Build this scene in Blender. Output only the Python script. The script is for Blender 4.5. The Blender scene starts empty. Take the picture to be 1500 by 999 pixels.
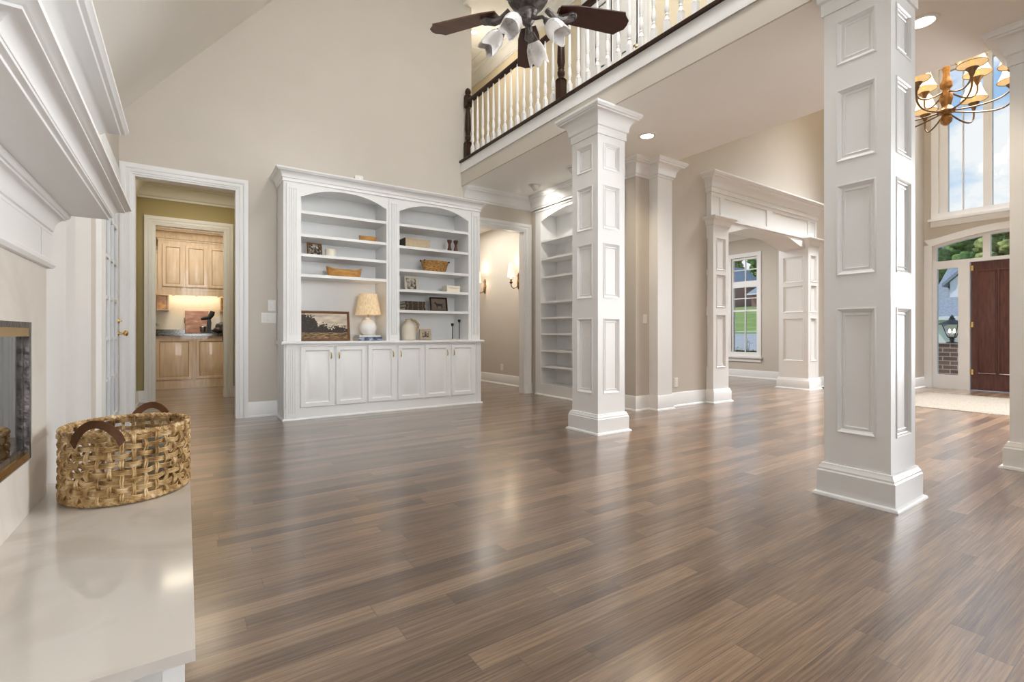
import bpy, bmesh, math, random
from mathutils import Vector, Matrix
random.seed(7)
PI = math.pi
SC = bpy.context.scene
COL = SC.collection

# ------------------------------------------------------------------ camera, exposure, sky, lights
SC.view_settings.view_transform = 'Standard'
SC.view_settings.look = 'None'
SC.view_settings.gamma = 1.0
SC.view_settings.use_curve_mapping = False
SC.view_settings.exposure = 0.550
SC.cycles.use_denoising = True
SC.cycles.max_bounces = 10
SC.cycles.diffuse_bounces = 6
SC.cycles.transparent_max_bounces = 12
SC.cycles.sample_clamp_indirect = 6.0
SC.cycles.caustics_reflective = False
SC.cycles.caustics_refractive = False

cam_d = bpy.data.cameras.new('camera')
cam = bpy.data.objects.new('camera', cam_d)
COL.objects.link(cam)
cam.location = (0, 0, 1.0)
cam.rotation_euler = (PI/2, 0, -math.radians(34.097))
cam_d.sensor_width = 36.0
cam_d.lens = 36.0*706.08/1500
cam_d.shift_y = -11.5/1500
cam_d.clip_start = 0.02
cam_d.clip_end = 400
SC.camera = cam

world = bpy.data.worlds.new('sky')
SC.world = world
world.use_nodes = True
wn = world.node_tree.nodes
wl_ = world.node_tree.links
bg = wn['Background']
tc = wn.new('ShaderNodeTexCoord')
sx = wn.new('ShaderNodeSeparateXYZ')
wl_.new(tc.outputs['Generated'], sx.inputs[0])
gr = wn.new('ShaderNodeValToRGB')
gr.color_ramp.elements[0].position = 0.0
gr.color_ramp.elements[0].color = (0.62, 0.80, 0.93, 1)
gr.color_ramp.elements[1].position = 0.62
gr.color_ramp.elements[1].color = (0.13, 0.38, 0.80, 1)
wl_.new(sx.outputs['Z'], gr.inputs[0])
nz = wn.new('ShaderNodeTexNoise')
nz.inputs['Scale'].default_value = 5.5
nz.inputs['Detail'].default_value = 7
nz.inputs['Roughness'].default_value = 0.55
mp = wn.new('ShaderNodeMapping')
mp.inputs['Scale'].default_value = (1, 1, 1.7)
mp.inputs['Location'].default_value = (0.35, 0.1, 0.02)
wl_.new(tc.outputs['Generated'], mp.inputs[0])
wl_.new(mp.outputs[0], nz.inputs[0])
cr = wn.new('ShaderNodeValToRGB')
cr.color_ramp.elements[0].position = 0.50
cr.color_ramp.elements[0].color = (0, 0, 0, 1)
cr.color_ramp.elements[1].position = 0.62
cr.color_ramp.elements[1].color = (1, 1, 1, 1)
lowc = wn.new('ShaderNodeMath')
lowc.operation = 'MULTIPLY_ADD'
lowc.inputs[1].default_value = -0.55
lowc.inputs[2].default_value = 0.20
wl_.new(sx.outputs['Z'], lowc.inputs[0])
addc = wn.new('ShaderNodeMath')
wl_.new(nz.outputs['Fac'], addc.inputs[0])
wl_.new(lowc.outputs[0], addc.inputs[1])
wl_.new(addc.outputs[0], cr.inputs[0])
mx = wn.new('ShaderNodeMix')
mx.data_type = 'RGBA'
wl_.new(cr.outputs[0], mx.inputs[0])
wl_.new(gr.outputs[0], mx.inputs[6])
mx.inputs[7].default_value = (0.93, 0.95, 0.97, 1)
wl_.new(mx.outputs[2], bg.inputs[0])
bg.inputs[1].default_value = 0.72


def lamp(kind, loc, energy, color=(1, 1, 1), size=1.0, size_y=None, rot=(0, 0, 0), name='lamp_light', spot=1.2, blend=0.6, radius=0.05, spread=None):
    d = bpy.data.lights.new(name, kind)
    d.energy = energy
    d.color = color
    if kind == 'AREA':
        d.shape = 'RECTANGLE' if size_y else 'SQUARE'
        d.size = size
        if size_y:
            d.size_y = size_y
        if spread:
            d.spread = spread
    elif kind == 'SUN':
        d.angle = math.radians(1.5)
    else:
        d.shadow_soft_size = radius
    if kind == 'SPOT':
        d.spot_size = spot
        d.spot_blend = blend
    o = bpy.data.objects.new(name, d)
    COL.objects.link(o)
    o.location = loc
    o.rotation_euler = rot
    return o


DAY = (0.975, 0.99, 1.0)
WARM = (1.0, 0.84, 0.62)
# sun on the street side, from behind the house front so that no beam enters the rooms
lamp('SUN', (20, -10, 20), 2.2, (1, 0.96, 0.9), rot=(math.radians(42.3), 0, math.radians(-153.5)), name='sun_light')
# fill lamp added in the unseen rear windows, narrowed onto the bookcase wall
lamp('AREA', (0.7, -5.92, 2.4), 15, DAY, 1.8, 3.4, rot=(PI/2, 0, math.radians(-4)), name='rear_window_fill', spread=math.radians(40))
# unseen fill lamp for the mantel, set inside an added window opening
lamp('AREA', (11.2, -1.6, 2.2), 112, DAY, 3.6, 3.0, rot=(0, PI/2, math.radians(-15)), name='mantel_fill', spread=math.radians(56))
# unseen fill lamps added high in the two-storey rooms
lamp('AREA', (1.6, 1.2, 6.45), 205, (1, 0.985, 0.96), 2.4, 3.5, rot=(0, 0, 0), name='great_room_fill')
lamp('AREA', (1.2, 2.4, 6.4), 150, DAY, 3.0, 1.2, rot=(math.radians(38), 0, 0), name='back_wall_fill')
lamp('AREA', (9.6, 1.4, 6.4), 520, DAY, 3.2, 3.4, rot=(0, math.radians(18), 0), name='foyer_fill', spread=math.radians(72))
lamp('AREA', (7.8, 6.6, 3.2), 86, DAY, 2.5, 2.5, rot=(0, 0, 0), name='dining_light')
lamp('AREA', (0.1, 9.8, 3.12), 24, (1, 0.96, 0.88), 0.9, 0.6, rot=(0, 0, 0), name='kitchen_light')
lamp('AREA', (4.3, 8.0, 3.08), 24, (1, 0.95, 0.88), 0.9, 1.4, name='sconce_hall_fill')  # added fill that brightens the hall behind the alcove doorway
lamp('AREA', (0.1, 7.7, 3.15), 10, (1, 0.88, 0.68), 0.7, 0.7, rot=(0, 0, 0), name='hall_light')


# ------------------------------------------------------------------ materials
MATS = {}


def nodes_of(name):
    m = bpy.data.materials.new(name)
    m.use_nodes = True
    nt = m.node_tree
    return m, nt, nt.nodes, nt.links, nt.nodes['Principled BSDF']


def mat(name, col, rough=0.5, metal=0.0, noise=None, bump=None, emit=None, estr=1.0, coat=0.0, trans=0.0, ior=1.45, spec=0.5):
    """noise=(scale, amount, stretch) varies the colour; bump=(scale, strength)"""
    if name in MATS:
        return MATS[name]
    m, nt, N, L, p = nodes_of(name)
    c = (col[0], col[1], col[2], 1)
    p.inputs['Base Color'].default_value = c
    p.inputs['Roughness'].default_value = rough
    p.inputs['Metallic'].default_value = metal
    p.inputs['Coat Weight'].default_value = coat
    p.inputs['Transmission Weight'].default_value = trans
    p.inputs['IOR'].default_value = ior
    p.inputs['Specular IOR Level'].default_value = spec
    t = N.new('ShaderNodeTexCoord')
    if noise:
        g = N.new('ShaderNodeMapping')
        g.inputs['Scale'].default_value = noise[2] if len(noise) > 2 else (1, 1, 1)
        L.new(t.outputs['Object'], g.inputs[0])
        n = N.new('ShaderNodeTexNoise')
        n.inputs['Scale'].default_value = noise[0]
        n.inputs['Detail'].default_value = 5
        L.new(g.outputs[0], n.inputs[0])
        r = N.new('ShaderNodeValToRGB')
        a = noise[1]
        r.color_ramp.elements[0].position = 0.3
        r.color_ramp.elements[1].position = 0.7
        r.color_ramp.elements[0].color = (c[0]*(1-a), c[1]*(1-a), c[2]*(1-a), 1)
        r.color_ramp.elements[1].color = (min(1, c[0]*(1+a)), min(1, c[1]*(1+a)), min(1, c[2]*(1+a)), 1)
        L.new(n.outputs['Fac'], r.inputs[0])
        L.new(r.outputs[0], p.inputs['Base Color'])
    if bump:
        n2 = N.new('ShaderNodeTexNoise')
        n2.inputs['Scale'].default_value = bump[0]
        n2.inputs['Detail'].default_value = 4
        L.new(t.outputs['Object'], n2.inputs[0])
        b = N.new('ShaderNodeBump')
        b.inputs['Strength'].default_value = bump[1]
        b.inputs['Distance'].default_value = 0.01
        L.new(n2.outputs['Fac'], b.inputs['Height'])
        L.new(b.outputs[0], p.inputs['Normal'])
    if emit:
        p.inputs['Emission Color'].default_value = (emit[0], emit[1], emit[2], 1)
        p.inputs['Emission Strength'].default_value = estr
    MATS[name] = m
    return m


WALL = mat('greige_wall_paint', (0.60, 0.555, 0.495), 0.75, noise=(3, 0.015), bump=(180, 0.03))
CEIL = mat('ceiling_paint', (0.88, 0.87, 0.84), 0.85, noise=(3, 0.01), bump=(120, 0.04))
OLIVE = mat('olive_wall_paint', (0.42, 0.36, 0.19), 0.75, noise=(3, 0.02), bump=(180, 0.03))
TRIM = mat('white_trim_paint', (0.82, 0.825, 0.825), 0.35, noise=(6, 0.008))
CREAM = mat('cream_wall_paint', (0.70, 0.62, 0.47), 0.75, noise=(3, 0.015))
TILE = mat('backsplash', (0.80, 0.74, 0.62), 0.5, noise=(20, 0.03))
BRASS = mat('polished_brass', (0.72, 0.50, 0.20), 0.25, 1.0, noise=(30, 0.05))
BRONZE = mat('bronze', (0.20, 0.12, 0.06), 0.4, 0.8, noise=(25, 0.2))
PEWTER = mat('antique_pewter', (0.13, 0.115, 0.11), 0.38, 0.6, noise=(35, 0.45), bump=(45, 0.4))
BLACK = mat('black_metal', (0.015, 0.015, 0.015), 0.4, noise=(30, 0.1))
IRON = mat('dark_iron', (0.03, 0.028, 0.026), 0.45, 0.5, noise=(30, 0.2))
DARKWOOD = mat('dark_stained_wood', (0.030, 0.011, 0.005), 0.42, noise=(6, 0.4, (1, 1, 12)), spec=0.3)
MAHOG = mat('mahogany', (0.095, 0.030, 0.021), 0.36, noise=(5, 0.35, (8, 8, 1)), coat=0.25)
BLADE = mat('dark_blade_wood', (0.050, 0.014, 0.008), 0.4, noise=(5, 0.2, (1, 6, 6)))
PALEBLADE = mat('paler_blade_wood', (0.13, 0.065, 0.035), 0.4, noise=(5, 0.25, (1, 6, 6)))
MAPLE = mat('glazed_maple', (0.62, 0.46, 0.30), 0.4, noise=(4, 0.12, (6, 6, 0.8)), coat=0.2)
MAPLEG = mat('maple_glaze', (0.40, 0.25, 0.13), 0.45, noise=(4, 0.1, (6, 6, 0.8)))
LEATHER = mat('tan_leather', (0.115, 0.046, 0.016), 0.6, noise=(20, 0.25), bump=(80, 0.2))
CERAMIC = mat('white_ceramic', (0.82, 0.81, 0.79), 0.35, bump=(25, 0.15), noise=(10, 0.02))
CREAMJ = mat('cream_stoneware', (0.72, 0.66, 0.54), 0.45, noise=(10, 0.06))
BOWLW = mat('golden_wood', (0.46, 0.23, 0.055), 0.5, noise=(8, 0.3, (1, 6, 6)))
IVORY = mat('ivory', (0.78, 0.73, 0.60), 0.5, noise=(12, 0.03))
PAPER = mat('paper', (0.72, 0.66, 0.52), 0.7, noise=(60, 0.08, (1, 1, 8)))
BEIGEBK = mat('tan_cloth', (0.50, 0.40, 0.27), 0.7, noise=(50, 0.08))
BLACKBK = mat('black_cover', (0.035, 0.025, 0.022), 0.5, noise=(30, 0.3))
PLASTIC = mat('white_plastic', (0.80, 0.79, 0.76), 0.35, noise=(8, 0.01))
LIT = mat('lit_lens', (1, 1, 1), 0.5, emit=(1.0, 0.95, 0.86), estr=5)
SHADE = mat('lit_linen_shade', (0.85, 0.72, 0.50), 0.7, emit=(1.0, 0.72, 0.38), estr=1.1, noise=(40, 0.05))
SHADEC = mat('chandelier_linen', (0.62, 0.50, 0.33), 0.7, emit=(1.0, 0.72, 0.36), estr=0.30, noise=(40, 0.05))
CANDLE = mat('candle_sleeve', (0.75, 0.50, 0.22), 0.5, emit=(1.0, 0.6, 0.2), estr=0.35, noise=(20, 0.05))
GOLD = mat('antique_gold', (0.34, 0.17, 0.055), 0.38, 0.6, noise=(25, 0.35), bump=(40, 0.2))
GRASS = mat('lawn', (0.23, 0.30, 0.065), 0.9, noise=(0.8, 0.25))
ASPH = mat('street', (0.40, 0.39, 0.38), 0.9, noise=(3, 0.08))
CONC = mat('concrete', (0.55, 0.53, 0.50), 0.9, noise=(3, 0.08))
LEAF = mat('leaves', (0.12, 0.21, 0.055), 0.8, noise=(3.5, 0.75), bump=(6, 1.0))
LEAF2 = mat('yellow_leaves', (0.25, 0.29, 0.09), 0.8, noise=(3.5, 0.65), bump=(6, 1.0))
BARK = mat('bark', (0.10, 0.07, 0.05), 0.9, noise=(6, 0.3))
ROOF = mat('slate_shingles', (0.27, 0.30, 0.34), 0.85, noise=(9, 0.22, (1, 1, 3)))
SIDING = mat('white_siding', (0.80, 0.80, 0.80), 0.6, noise=(5, 0.02))


def glass(name, tint=(1, 1, 1), mirror=0.08):
    """thin pane: mostly see-through, a little mirror"""
    m, nt, N, L, p = nodes_of(name)
    N.remove(p)
    t = N.new('ShaderNodeBsdfTransparent')
    t.inputs[0].default_value = (*tint, 1)
    g = N.new('ShaderNodeBsdfGlossy')
    g.inputs['Roughness'].default_value = 0.02
    f = N.new('ShaderNodeFresnel')
    f.inputs[0].default_value = 1.45
    a = N.new('ShaderNodeMath')
    a.operation = 'MULTIPLY_ADD'
    a.inputs[1].default_value = 0.9
    a.inputs[2].default_value = mirror
    L.new(f.outputs[0], a.inputs[0])
    x = N.new('ShaderNodeMixShader')
    L.new(a.outputs[0], x.inputs[0])
    L.new(t.outputs[0], x.inputs[1])
    L.new(g.outputs[0], x.inputs[2])
    L.new(x.outputs[0], N['Material Output'].inputs[0])
    return m


GLASS = glass('window_glass', (0.98, 0.99, 0.99), 0.0)
SMOKED = glass('firebox_glass', (0.35, 0.35, 0.36), 0.22)
LANTG = glass('lantern_glass', (0.95, 0.93, 0.88), 0.03)


def wood_floor():
    m, nt, N, L, p = nodes_of('oak_plank_floor')
    t = N.new('ShaderNodeTexCoord')
    s = N.new('ShaderNodeSeparateXYZ')
    L.new(t.outputs['Object'], s.inputs[0])

    def M(op, a, b=None, c=None):
        n = N.new('ShaderNodeMath')
        n.operation = op
        for i, v in enumerate((a, b, c)):
            if v is None:
                continue
            if isinstance(v, (int, float)):
                n.inputs[i].default_value = v
            else:
                L.new(v, n.inputs[i])
        return n.outputs[0]
    W, LEN = 0.088, 1.05
    yr = M('DIVIDE', s.outputs['Y'], W)
    row = M('FLOOR', yr)
    fy = M('FRACT', yr)
    wn1 = N.new('ShaderNodeTexWhiteNoise')
    wn1.noise_dimensions = '1D'
    L.new(row, wn1.inputs['W'])
    xs = M('ADD', M('DIVIDE', s.outputs['X'], LEN), M('MULTIPLY', wn1.outputs['Value'], 9.0))
    cell = M('FLOOR', xs)
    fx = M('FRACT', xs)
    cv = N.new('ShaderNodeCombineXYZ')
    L.new(row, cv.inputs[0])
    L.new(cell, cv.inputs[1])
    wn2 = N.new('ShaderNodeTexWhiteNoise')
    wn2.noise_dimensions = '2D'
    L.new(cv.outputs[0], wn2.inputs['Vector'])
    rnd = wn2.outputs['Value']
    # grain: long streaks along X, shifted for each board
    gv = N.new('ShaderNodeCombineXYZ')
    L.new(M('MULTIPLY', s.outputs['X'], 3.2), gv.inputs[0])
    L.new(M('MULTIPLY', s.outputs['Y'], 120.0), gv.inputs[1])
    L.new(M('MULTIPLY', rnd, 40.0), gv.inputs[2])
    g = N.new('ShaderNodeTexNoise')
    g.inputs['Scale'].default_value = 1.0
    g.inputs['Detail'].default_value = 6
    g.inputs['Roughness'].default_value = 0.7
    g.inputs['Distortion'].default_value = 0.4
    L.new(gv.outputs[0], g.inputs[0])
    # broad cathedral bands
    gv2 = N.new('ShaderNodeCombineXYZ')
    L.new(M('MULTIPLY', s.outputs['X'], 1.4), gv2.inputs[0])
    L.new(M('MULTIPLY', s.outputs['Y'], 9.0), gv2.inputs[1])
    L.new(M('MULTIPLY', rnd, 17.0), gv2.inputs[2])
    g2 = N.new('ShaderNodeTexNoise')
    g2.inputs['Scale'].default_value = 1.0
    g2.inputs['Detail'].default_value = 3
    L.new(gv2.outputs[0], g2.inputs[0])
    f = M('ADD', M('MULTIPLY', rnd, 0.27), M('ADD', M('MULTIPLY_ADD', g.outputs['Fac'], 1.05, -0.235), M('MULTIPLY', g2.outputs['Fac'], 0.30)))
    r = N.new('ShaderNodeValToRGB')
    e = r.color_ramp.elements
    e[0].position = 0.34
    e[0].color = (0.044, 0.022, 0.011, 1)
    e[1].position = 0.86
    e[1].color = (0.30, 0.195, 0.120, 1)
    k = e.new(0.58)
    k.color = (0.150, 0.088, 0.049, 1)
    L.new(f, r.inputs[0])
    # seams
    ey = M('MINIMUM', fy, M('SUBTRACT', 1.0, fy))
    ex = M('MINIMUM', fx, M('SUBTRACT', 1.0, fx))
    seam = M('MAXIMUM', M('LESS_THAN', ey, 0.012), M('LESS_THAN', ex, 0.0011))
    mixs = N.new('ShaderNodeMix')
    mixs.data_type = 'RGBA'
    L.new(M('MULTIPLY', seam, 0.65), mixs.inputs[0])
    L.new(r.outputs[0], mixs.inputs[6])
    mixs.inputs[7].default_value = (0.03, 0.018, 0.01, 1)
    L.new(mixs.outputs[2], p.inputs['Base Color'])
    L.new(M('ADD', 0.27, M('MULTIPLY', g.outputs['Fac'], 0.16)), p.inputs['Roughness'])
    p.inputs['Specular IOR Level'].default_value = 0.5
    p.inputs['Coat Weight'].default_value = 1.0
    p.inputs['Coat IOR'].default_value = 1.7
    p.inputs['Coat Roughness'].default_value = 0.2
    b = N.new('ShaderNodeBump')
    b.inputs['Strength'].default_value = 0.30
    b.inputs['Distance'].default_value = 0.002
    L.new(M('SUBTRACT', g.outputs['Fac'], M('MULTIPLY', seam, 0.8)), b.inputs['Height'])
    L.new(b.outputs[0], p.inputs['Normal'])
    return m


def marble(name, base, vein, rough, scale=3.0):
    m, nt, N, L, p = nodes_of(name)
    t = N.new('ShaderNodeTexCoord')
    n = N.new('ShaderNodeTexNoise')
    n.inputs['Scale'].default_value = scale
    n.inputs['Detail'].default_value = 8
    n.inputs['Distortion'].default_value = 1.2
    L.new(t.outputs['Object'], n.inputs[0])
    r = N.new('ShaderNodeValToRGB')
    r.color_ramp.elements[0].position = 0.38
    r.color_ramp.elements[0].color = (*vein, 1)
    r.color_ramp.elements[1].position = 0.52
    r.color_ramp.elements[1].color = (*base, 1)
    L.new(n.outputs['Fac'], r.inputs[0])
    L.new(r.outputs[0], p.inputs['Base Color'])
    p.inputs['Roughness'].default_value = rough
    return m


def speckle(name, cols, scale, rough):
    m, nt, N, L, p = nodes_of(name)
    t = N.new('ShaderNodeTexCoord')
    v = N.new('ShaderNodeTexVoronoi')
    v.inputs['Scale'].default_value = scale
    L.new(t.outputs['Object'], v.inputs[0])
    s = N.new('ShaderNodeSeparateColor')
    L.new(v.outputs['Color'], s.inputs[0])
    r = N.new('ShaderNodeValToRGB')
    r.color_ramp.interpolation = 'CONSTANT'
    e = r.color_ramp.elements
    while len(e) < len(cols):
        e.new(0.5)
    for i, c in enumerate(cols):
        e[i].position = i/len(cols)
        e[i].color = (*c, 1)
    L.new(s.outputs[0], r.inputs[0])
    L.new(r.outputs[0], p.inputs['Base Color'])
    p.inputs['Roughness'].default_value = rough
    return m


def brick(name, c1, c2, mortar, sc=1.0, w=0.21, h=0.075):
    m, nt, N, L, p = nodes_of(name)
    t = N.new('ShaderNodeTexCoord')
    s = N.new('ShaderNodeSeparateXYZ')
    L.new(t.outputs['Object'], s.inputs[0])
    ad = N.new('ShaderNodeMath')
    ad.operation = 'ADD'
    L.new(s.outputs['X'], ad.inputs[0])
    L.new(s.outputs['Y'], ad.inputs[1])
    c = N.new('ShaderNodeCombineXYZ')
    L.new(ad.outputs[0], c.inputs[0])
    L.new(s.outputs['Z'], c.inputs[1])
    b = N.new('ShaderNodeTexBrick')
    b.inputs['Color1'].default_value = (*c1, 1)
    b.inputs['Color2'].default_value = (*c2, 1)
    b.inputs['Mortar'].default_value = (*mortar, 1)
    b.inputs['Scale'].default_value = sc
    b.inputs['Brick Width'].default_value = w
    b.inputs['Row Height'].default_value = h
    b.inputs['Mortar Size'].default_value = 0.010
    L.new(c.outputs[0], b.inputs[0])
    L.new(b.outputs[0], p.inputs['Base Color'])
    p.inputs['Roughness'].default_value = 0.85
    return m


def ramp_noise(name, scale, stretch, stops, rough=0.6, detail=4, coord='Object', bump=0.0):
    m, nt, N, L, p = nodes_of(name)
    t = N.new('ShaderNodeTexCoord')
    g = N.new('ShaderNodeMapping')
    g.inputs['Scale'].default_value = stretch
    L.new(t.outputs[coord], g.inputs[0])
    n = N.new('ShaderNodeTexNoise')
    n.inputs['Scale'].default_value = scale
    n.inputs['Detail'].default_value = detail
    L.new(g.outputs[0], n.inputs[0])
    r = N.new('ShaderNodeValToRGB')
    e = r.color_ramp.elements
    while len(e) < len(stops):
        e.new(0.5)
    for i, (q, c) in enumerate(stops):
        e[i].position = q
        e[i].color = (*c, 1)
    L.new(n.outputs['Fac'], r.inputs[0])
    L.new(r.outputs[0], p.inputs['Base Color'])
    p.inputs['Roughness'].default_value = rough
    if bump:
        b = N.new('ShaderNodeBump')
        b.inputs['Strength'].default_value = bump
        b.inputs['Distance'].default_value = 0.004
        L.new(n.outputs['Fac'], b.inputs['Height'])
        L.new(b.outputs[0], p.inputs['Normal'])
    return m


FLOOR = wood_floor()
STONE = marble('limestone_surround', (0.70, 0.665, 0.615), (0.63, 0.59, 0.535), 0.3, 2.2)
HEARTH = marble('polished_hearth_stone', (0.63, 0.595, 0.55), (0.56, 0.515, 0.465), 0.10, 3.0)
GRANITE = speckle('dark_granite', [(0.02, 0.015, 0.01), (0.07, 0.05, 0.03), (0.015, 0.012, 0.01), (0.14, 0.10, 0.05), (0.03, 0.03, 0.02)], 90, 0.12)
BRICK = brick('brown_brick', (0.17, 0.085, 0.055), (0.10, 0.052, 0.036), (0.42, 0.36, 0.31), w=0.27, h=0.10)
BRICKR = brick('red_brick', (0.30, 0.10, 0.075), (0.24, 0.085, 0.06), (0.40, 0.32, 0.28))
SEAGRASS = ramp_noise('seagrass_rope', 28, (1, 1, 1), [(0.32, (0.20, 0.105, 0.033)), (0.50, (0.50, 0.32, 0.13)), (0.68, (0.78, 0.60, 0.37))], 0.6, 5, bump=0.5)
COPPER = ramp_noise('hammered_amber_glass', 14, (1, 1, 1), [(0.3, (0.25, 0.09, 0.01)), (0.6, (0.70, 0.35, 0.05))], 0.3)
ALABASTER = ramp_noise('marbled_alabaster_glass', 13, (1, 1, 1), [(0.32, (0.40, 0.40, 0.40)), (0.40, (0.82, 0.81, 0.80)), (0.6, (0.92, 0.91, 0.90))], 0.3, 6)
JUTE = ramp_noise('jute_weave', 30, (1, 6, 1), [(0.3, (0.085, 0.068, 0.050)), (0.7, (0.20, 0.172, 0.138))], 0.95, 5, bump=0.8)
BLUEBK = ramp_noise('blue_marbled_cover', 25, (1, 1, 2), [(0.42, (0.02, 0.04, 0.10)), (0.55, (0.20, 0.27, 0.40)), (0.7, (0.55, 0.57, 0.6))], 0.5)
RATTAN = ramp_noise('rattan_weave', 30, (1, 1, 3), [(0.35, (0.16, 0.07, 0.015)), (0.6, (0.46, 0.24, 0.06))], 0.6, 4, bump=0.6)
PHOTO1 = ramp_noise('monochrome_print', 28, (1, 1, 1), [(0.40, (0.02, 0.018, 0.015)), (0.5, (0.25, 0.21, 0.17)), (0.62, (0.65, 0.60, 0.52))], 0.4, 3)
PHOTO2 = ramp_noise('sketch_print', 22, (1, 1, 1), [(0.36, (0.05, 0.045, 0.04)), (0.46, (0.40, 0.36, 0.30)), (0.56, (0.66, 0.61, 0.52))], 0.4, 3)
COPPERB = ramp_noise('copper_board', 5, (1, 1, 3), [(0.40, (0.30, 0.14, 0.09)), (0.58, (0.42, 0.23, 0.16)), (0.68, (0.62, 0.48, 0.40))], 0.35, 4)


# ------------------------------------------------------------------ mesh building
class MB:
    def __init__(self):
        self.v = []
        self.f = []
        self.M = None

    def add(self, pts, faces):
        o = len(self.v)
        for p in pts:
            p = Vector(p)
            if self.M is not None:
                p = self.M @ p
            self.v.append(p)
        self.f += [tuple(o+i for i in q) for q in faces]
        return self

    def box(self, x0, x1, y0, y1, z0, z1):
        p = [(x, y, z) for z in (z0, z1) for y in (y0, y1) for x in (x0, x1)]
        return self.add(p, [(0, 2, 3, 1), (4, 5, 7, 6), (0, 1, 5, 4), (2, 6, 7, 3), (0, 4, 6, 2), (1, 3, 7, 5)])

    def prism(self, poly, O, U, V, N, d0, d1):
        """2-D polygon (u, v) in the plane O+uU+vV, drawn out from d0 to d1 along N"""
        O, U, V, N = Vector(O), Vector(U), Vector(V), Vector(N)
        n = len(poly)
        p = [O+U*a+V*b+N*d0 for a, b in poly]+[O+U*a+V*b+N*d1 for a, b in poly]
        f = [tuple(range(n)), tuple(range(2*n-1, n-1, -1))]
        f += [(i, (i+1) % n, n+(i+1) % n, n+i) for i in range(n)]
        return self.add(p, f)

    def lathe(self, c, prof, n=16, axis=(0, 0, 1)):
        """profile of (radius, height) about an axis through c"""
        c = Vector(c)
        A = Vector(axis).normalized()
        X = A.orthogonal().normalized()
        Y = A.cross(X)
        pts, f = [], []
        for r, h in prof:
            for i in range(n):
                a = 2*PI*i/n
                pts.append(c+A*h+X*(r*math.cos(a))+Y*(r*math.sin(a)))
        for k in range(len(prof)-1):
            for i in range(n):
                j = (i+1) % n
                f.append((k*n+i, k*n+j, (k+1)*n+j, (k+1)*n+i))
        if prof[0][0] > 1e-5:
            f.append(tuple(range(n-1, -1, -1)))
        if prof[-1][0] > 1e-5:
            m = (len(prof)-1)*n
            f.append(tuple(range(m, m+n)))
        return self.add(pts, f)

    def cyl(self, p0, p1, r0, r1=None, n=12):
        p0, p1 = Vector(p0), Vector(p1)
        return self.lathe(p0, [(r0, 0), (r0 if r1 is None else r1, (p1-p0).length)], n, p1-p0)

    def tube(self, pts, r, n=6, closed=False):
        P = [Vector(p) for p in pts]
        m = len(P)
        R = r if isinstance(r, (list, tuple)) else [r]*m
        out, f = [], []
        X = None
        for i in range(m):
            a = P[(i-1) % m] if closed or i > 0 else P[i]
            b = P[(i+1) % m] if closed or i < m-1 else P[i]
            T = (b-a)
            if T.length < 1e-9:
                T = Vector((0, 0, 1))
            T.normalize()
            if X is None:
                X = T.orthogonal().normalized()
            else:
                X = X-T*X.dot(T)
                X = T.orthogonal().normalized() if X.length < 1e-6 else X.normalized()
            Y = T.cross(X)
            for k in range(n):
                q = 2*PI*k/n
                out.append(P[i]+X*(R[i]*math.cos(q))+Y*(R[i]*math.sin(q)))
        for i in range(m if closed else m-1):
            j = (i+1) % m
            for k in range(n):
                l = (k+1) % n
                f.append((i*n+k, i*n+l, j*n+l, j*n+k))
        if not closed:
            f.append(tuple(range(n-1, -1, -1)))
            f.append(tuple(range((m-1)*n, m*n)))
        return self.add(out, f)

    def sweep(self, path, prof, closed=False):
        """moulding: profile of (out, z) carried along a plan path with mitred corners; out is to the right of the way"""
        m, n = len(path), len(prof)
        pts, f = [], []
        for i in range(m):
            ds = []
            if closed or i > 0:
                a, b = path[(i-1) % m], path[i]
                ds.append(Vector((b[0]-a[0], b[1]-a[1])).normalized())
            if closed or i < m-1:
                a, b = path[i], path[(i+1) % m]
                ds.append(Vector((b[0]-a[0], b[1]-a[1])).normalized())
            ns = [Vector((d.y, -d.x)) for d in ds]
            if len(ns) == 2:
                s = ns[0]+ns[1]
                k = s/(1+ns[0].dot(ns[1]))
            else:
                k = ns[0]
            for o, z in prof:
                pts.append((path[i][0]+k.x*o, path[i][1]+k.y*o, z))
        for i in range(m if closed else m-1):
            j = (i+1) % m
            for q in range(n):
                r = (q+1) % n
                f.append((i*n+q, i*n+r, j*n+r, j*n+q))
        if not closed:
            f.append(tuple(range(n)))
            f.append(tuple(range(m*n-1, (m-1)*n-1, -1)))
        return self.add(pts, f)

    def steps(self, O, U, V, N, rect, st, cap=True, back=True):
        """panel of nested rectangles: st = [(inset, height)...]; closes the last with a face"""
        O, U, V, N = Vector(O), Vector(U), Vector(V), Vector(N)
        u0, u1, v0, v1 = rect
        pts, f = [], []
        for i, h in st:
            for a, b in ((u0+i, v0+i), (u1-i, v0+i), (u1-i, v1-i), (u0+i, v1-i)):
                pts.append(O+U*a+V*b+N*h)
        for k in range(len(st)-1):
            for q in range(4):
                r = (q+1) % 4
                f.append((k*4+q, k*4+r, k*4+4+r, k*4+4+q))
        if back:
            f.append((3, 2, 1, 0))
        if cap:
            m = (len(st)-1)*4
            f.append((m, m+1, m+2, m+3))
        return self.add(pts, f)

    def ring(self, O, U, V, N, rect, st):
        """closed moulding frame round a rectangle: st = closed profile of (inset, height)"""
        O, U, V, N = Vector(O), Vector(U), Vector(V), Vector(N)
        u0, u1, v0, v1 = rect
        pts, f = [], []
        n = len(st)
        for i, h in st:
            for a, b in ((u0+i, v0+i), (u1-i, v0+i), (u1-i, v1-i), (u0+i, v1-i)):
                pts.append(O+U*a+V*b+N*h)
        for k in range(n):
            l = (k+1) % n
            for q in range(4):
                r = (q+1) % 4
                f.append((k*4+q, k*4+r, l*4+r, l*4+q))
        return self.add(pts, f)

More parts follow.
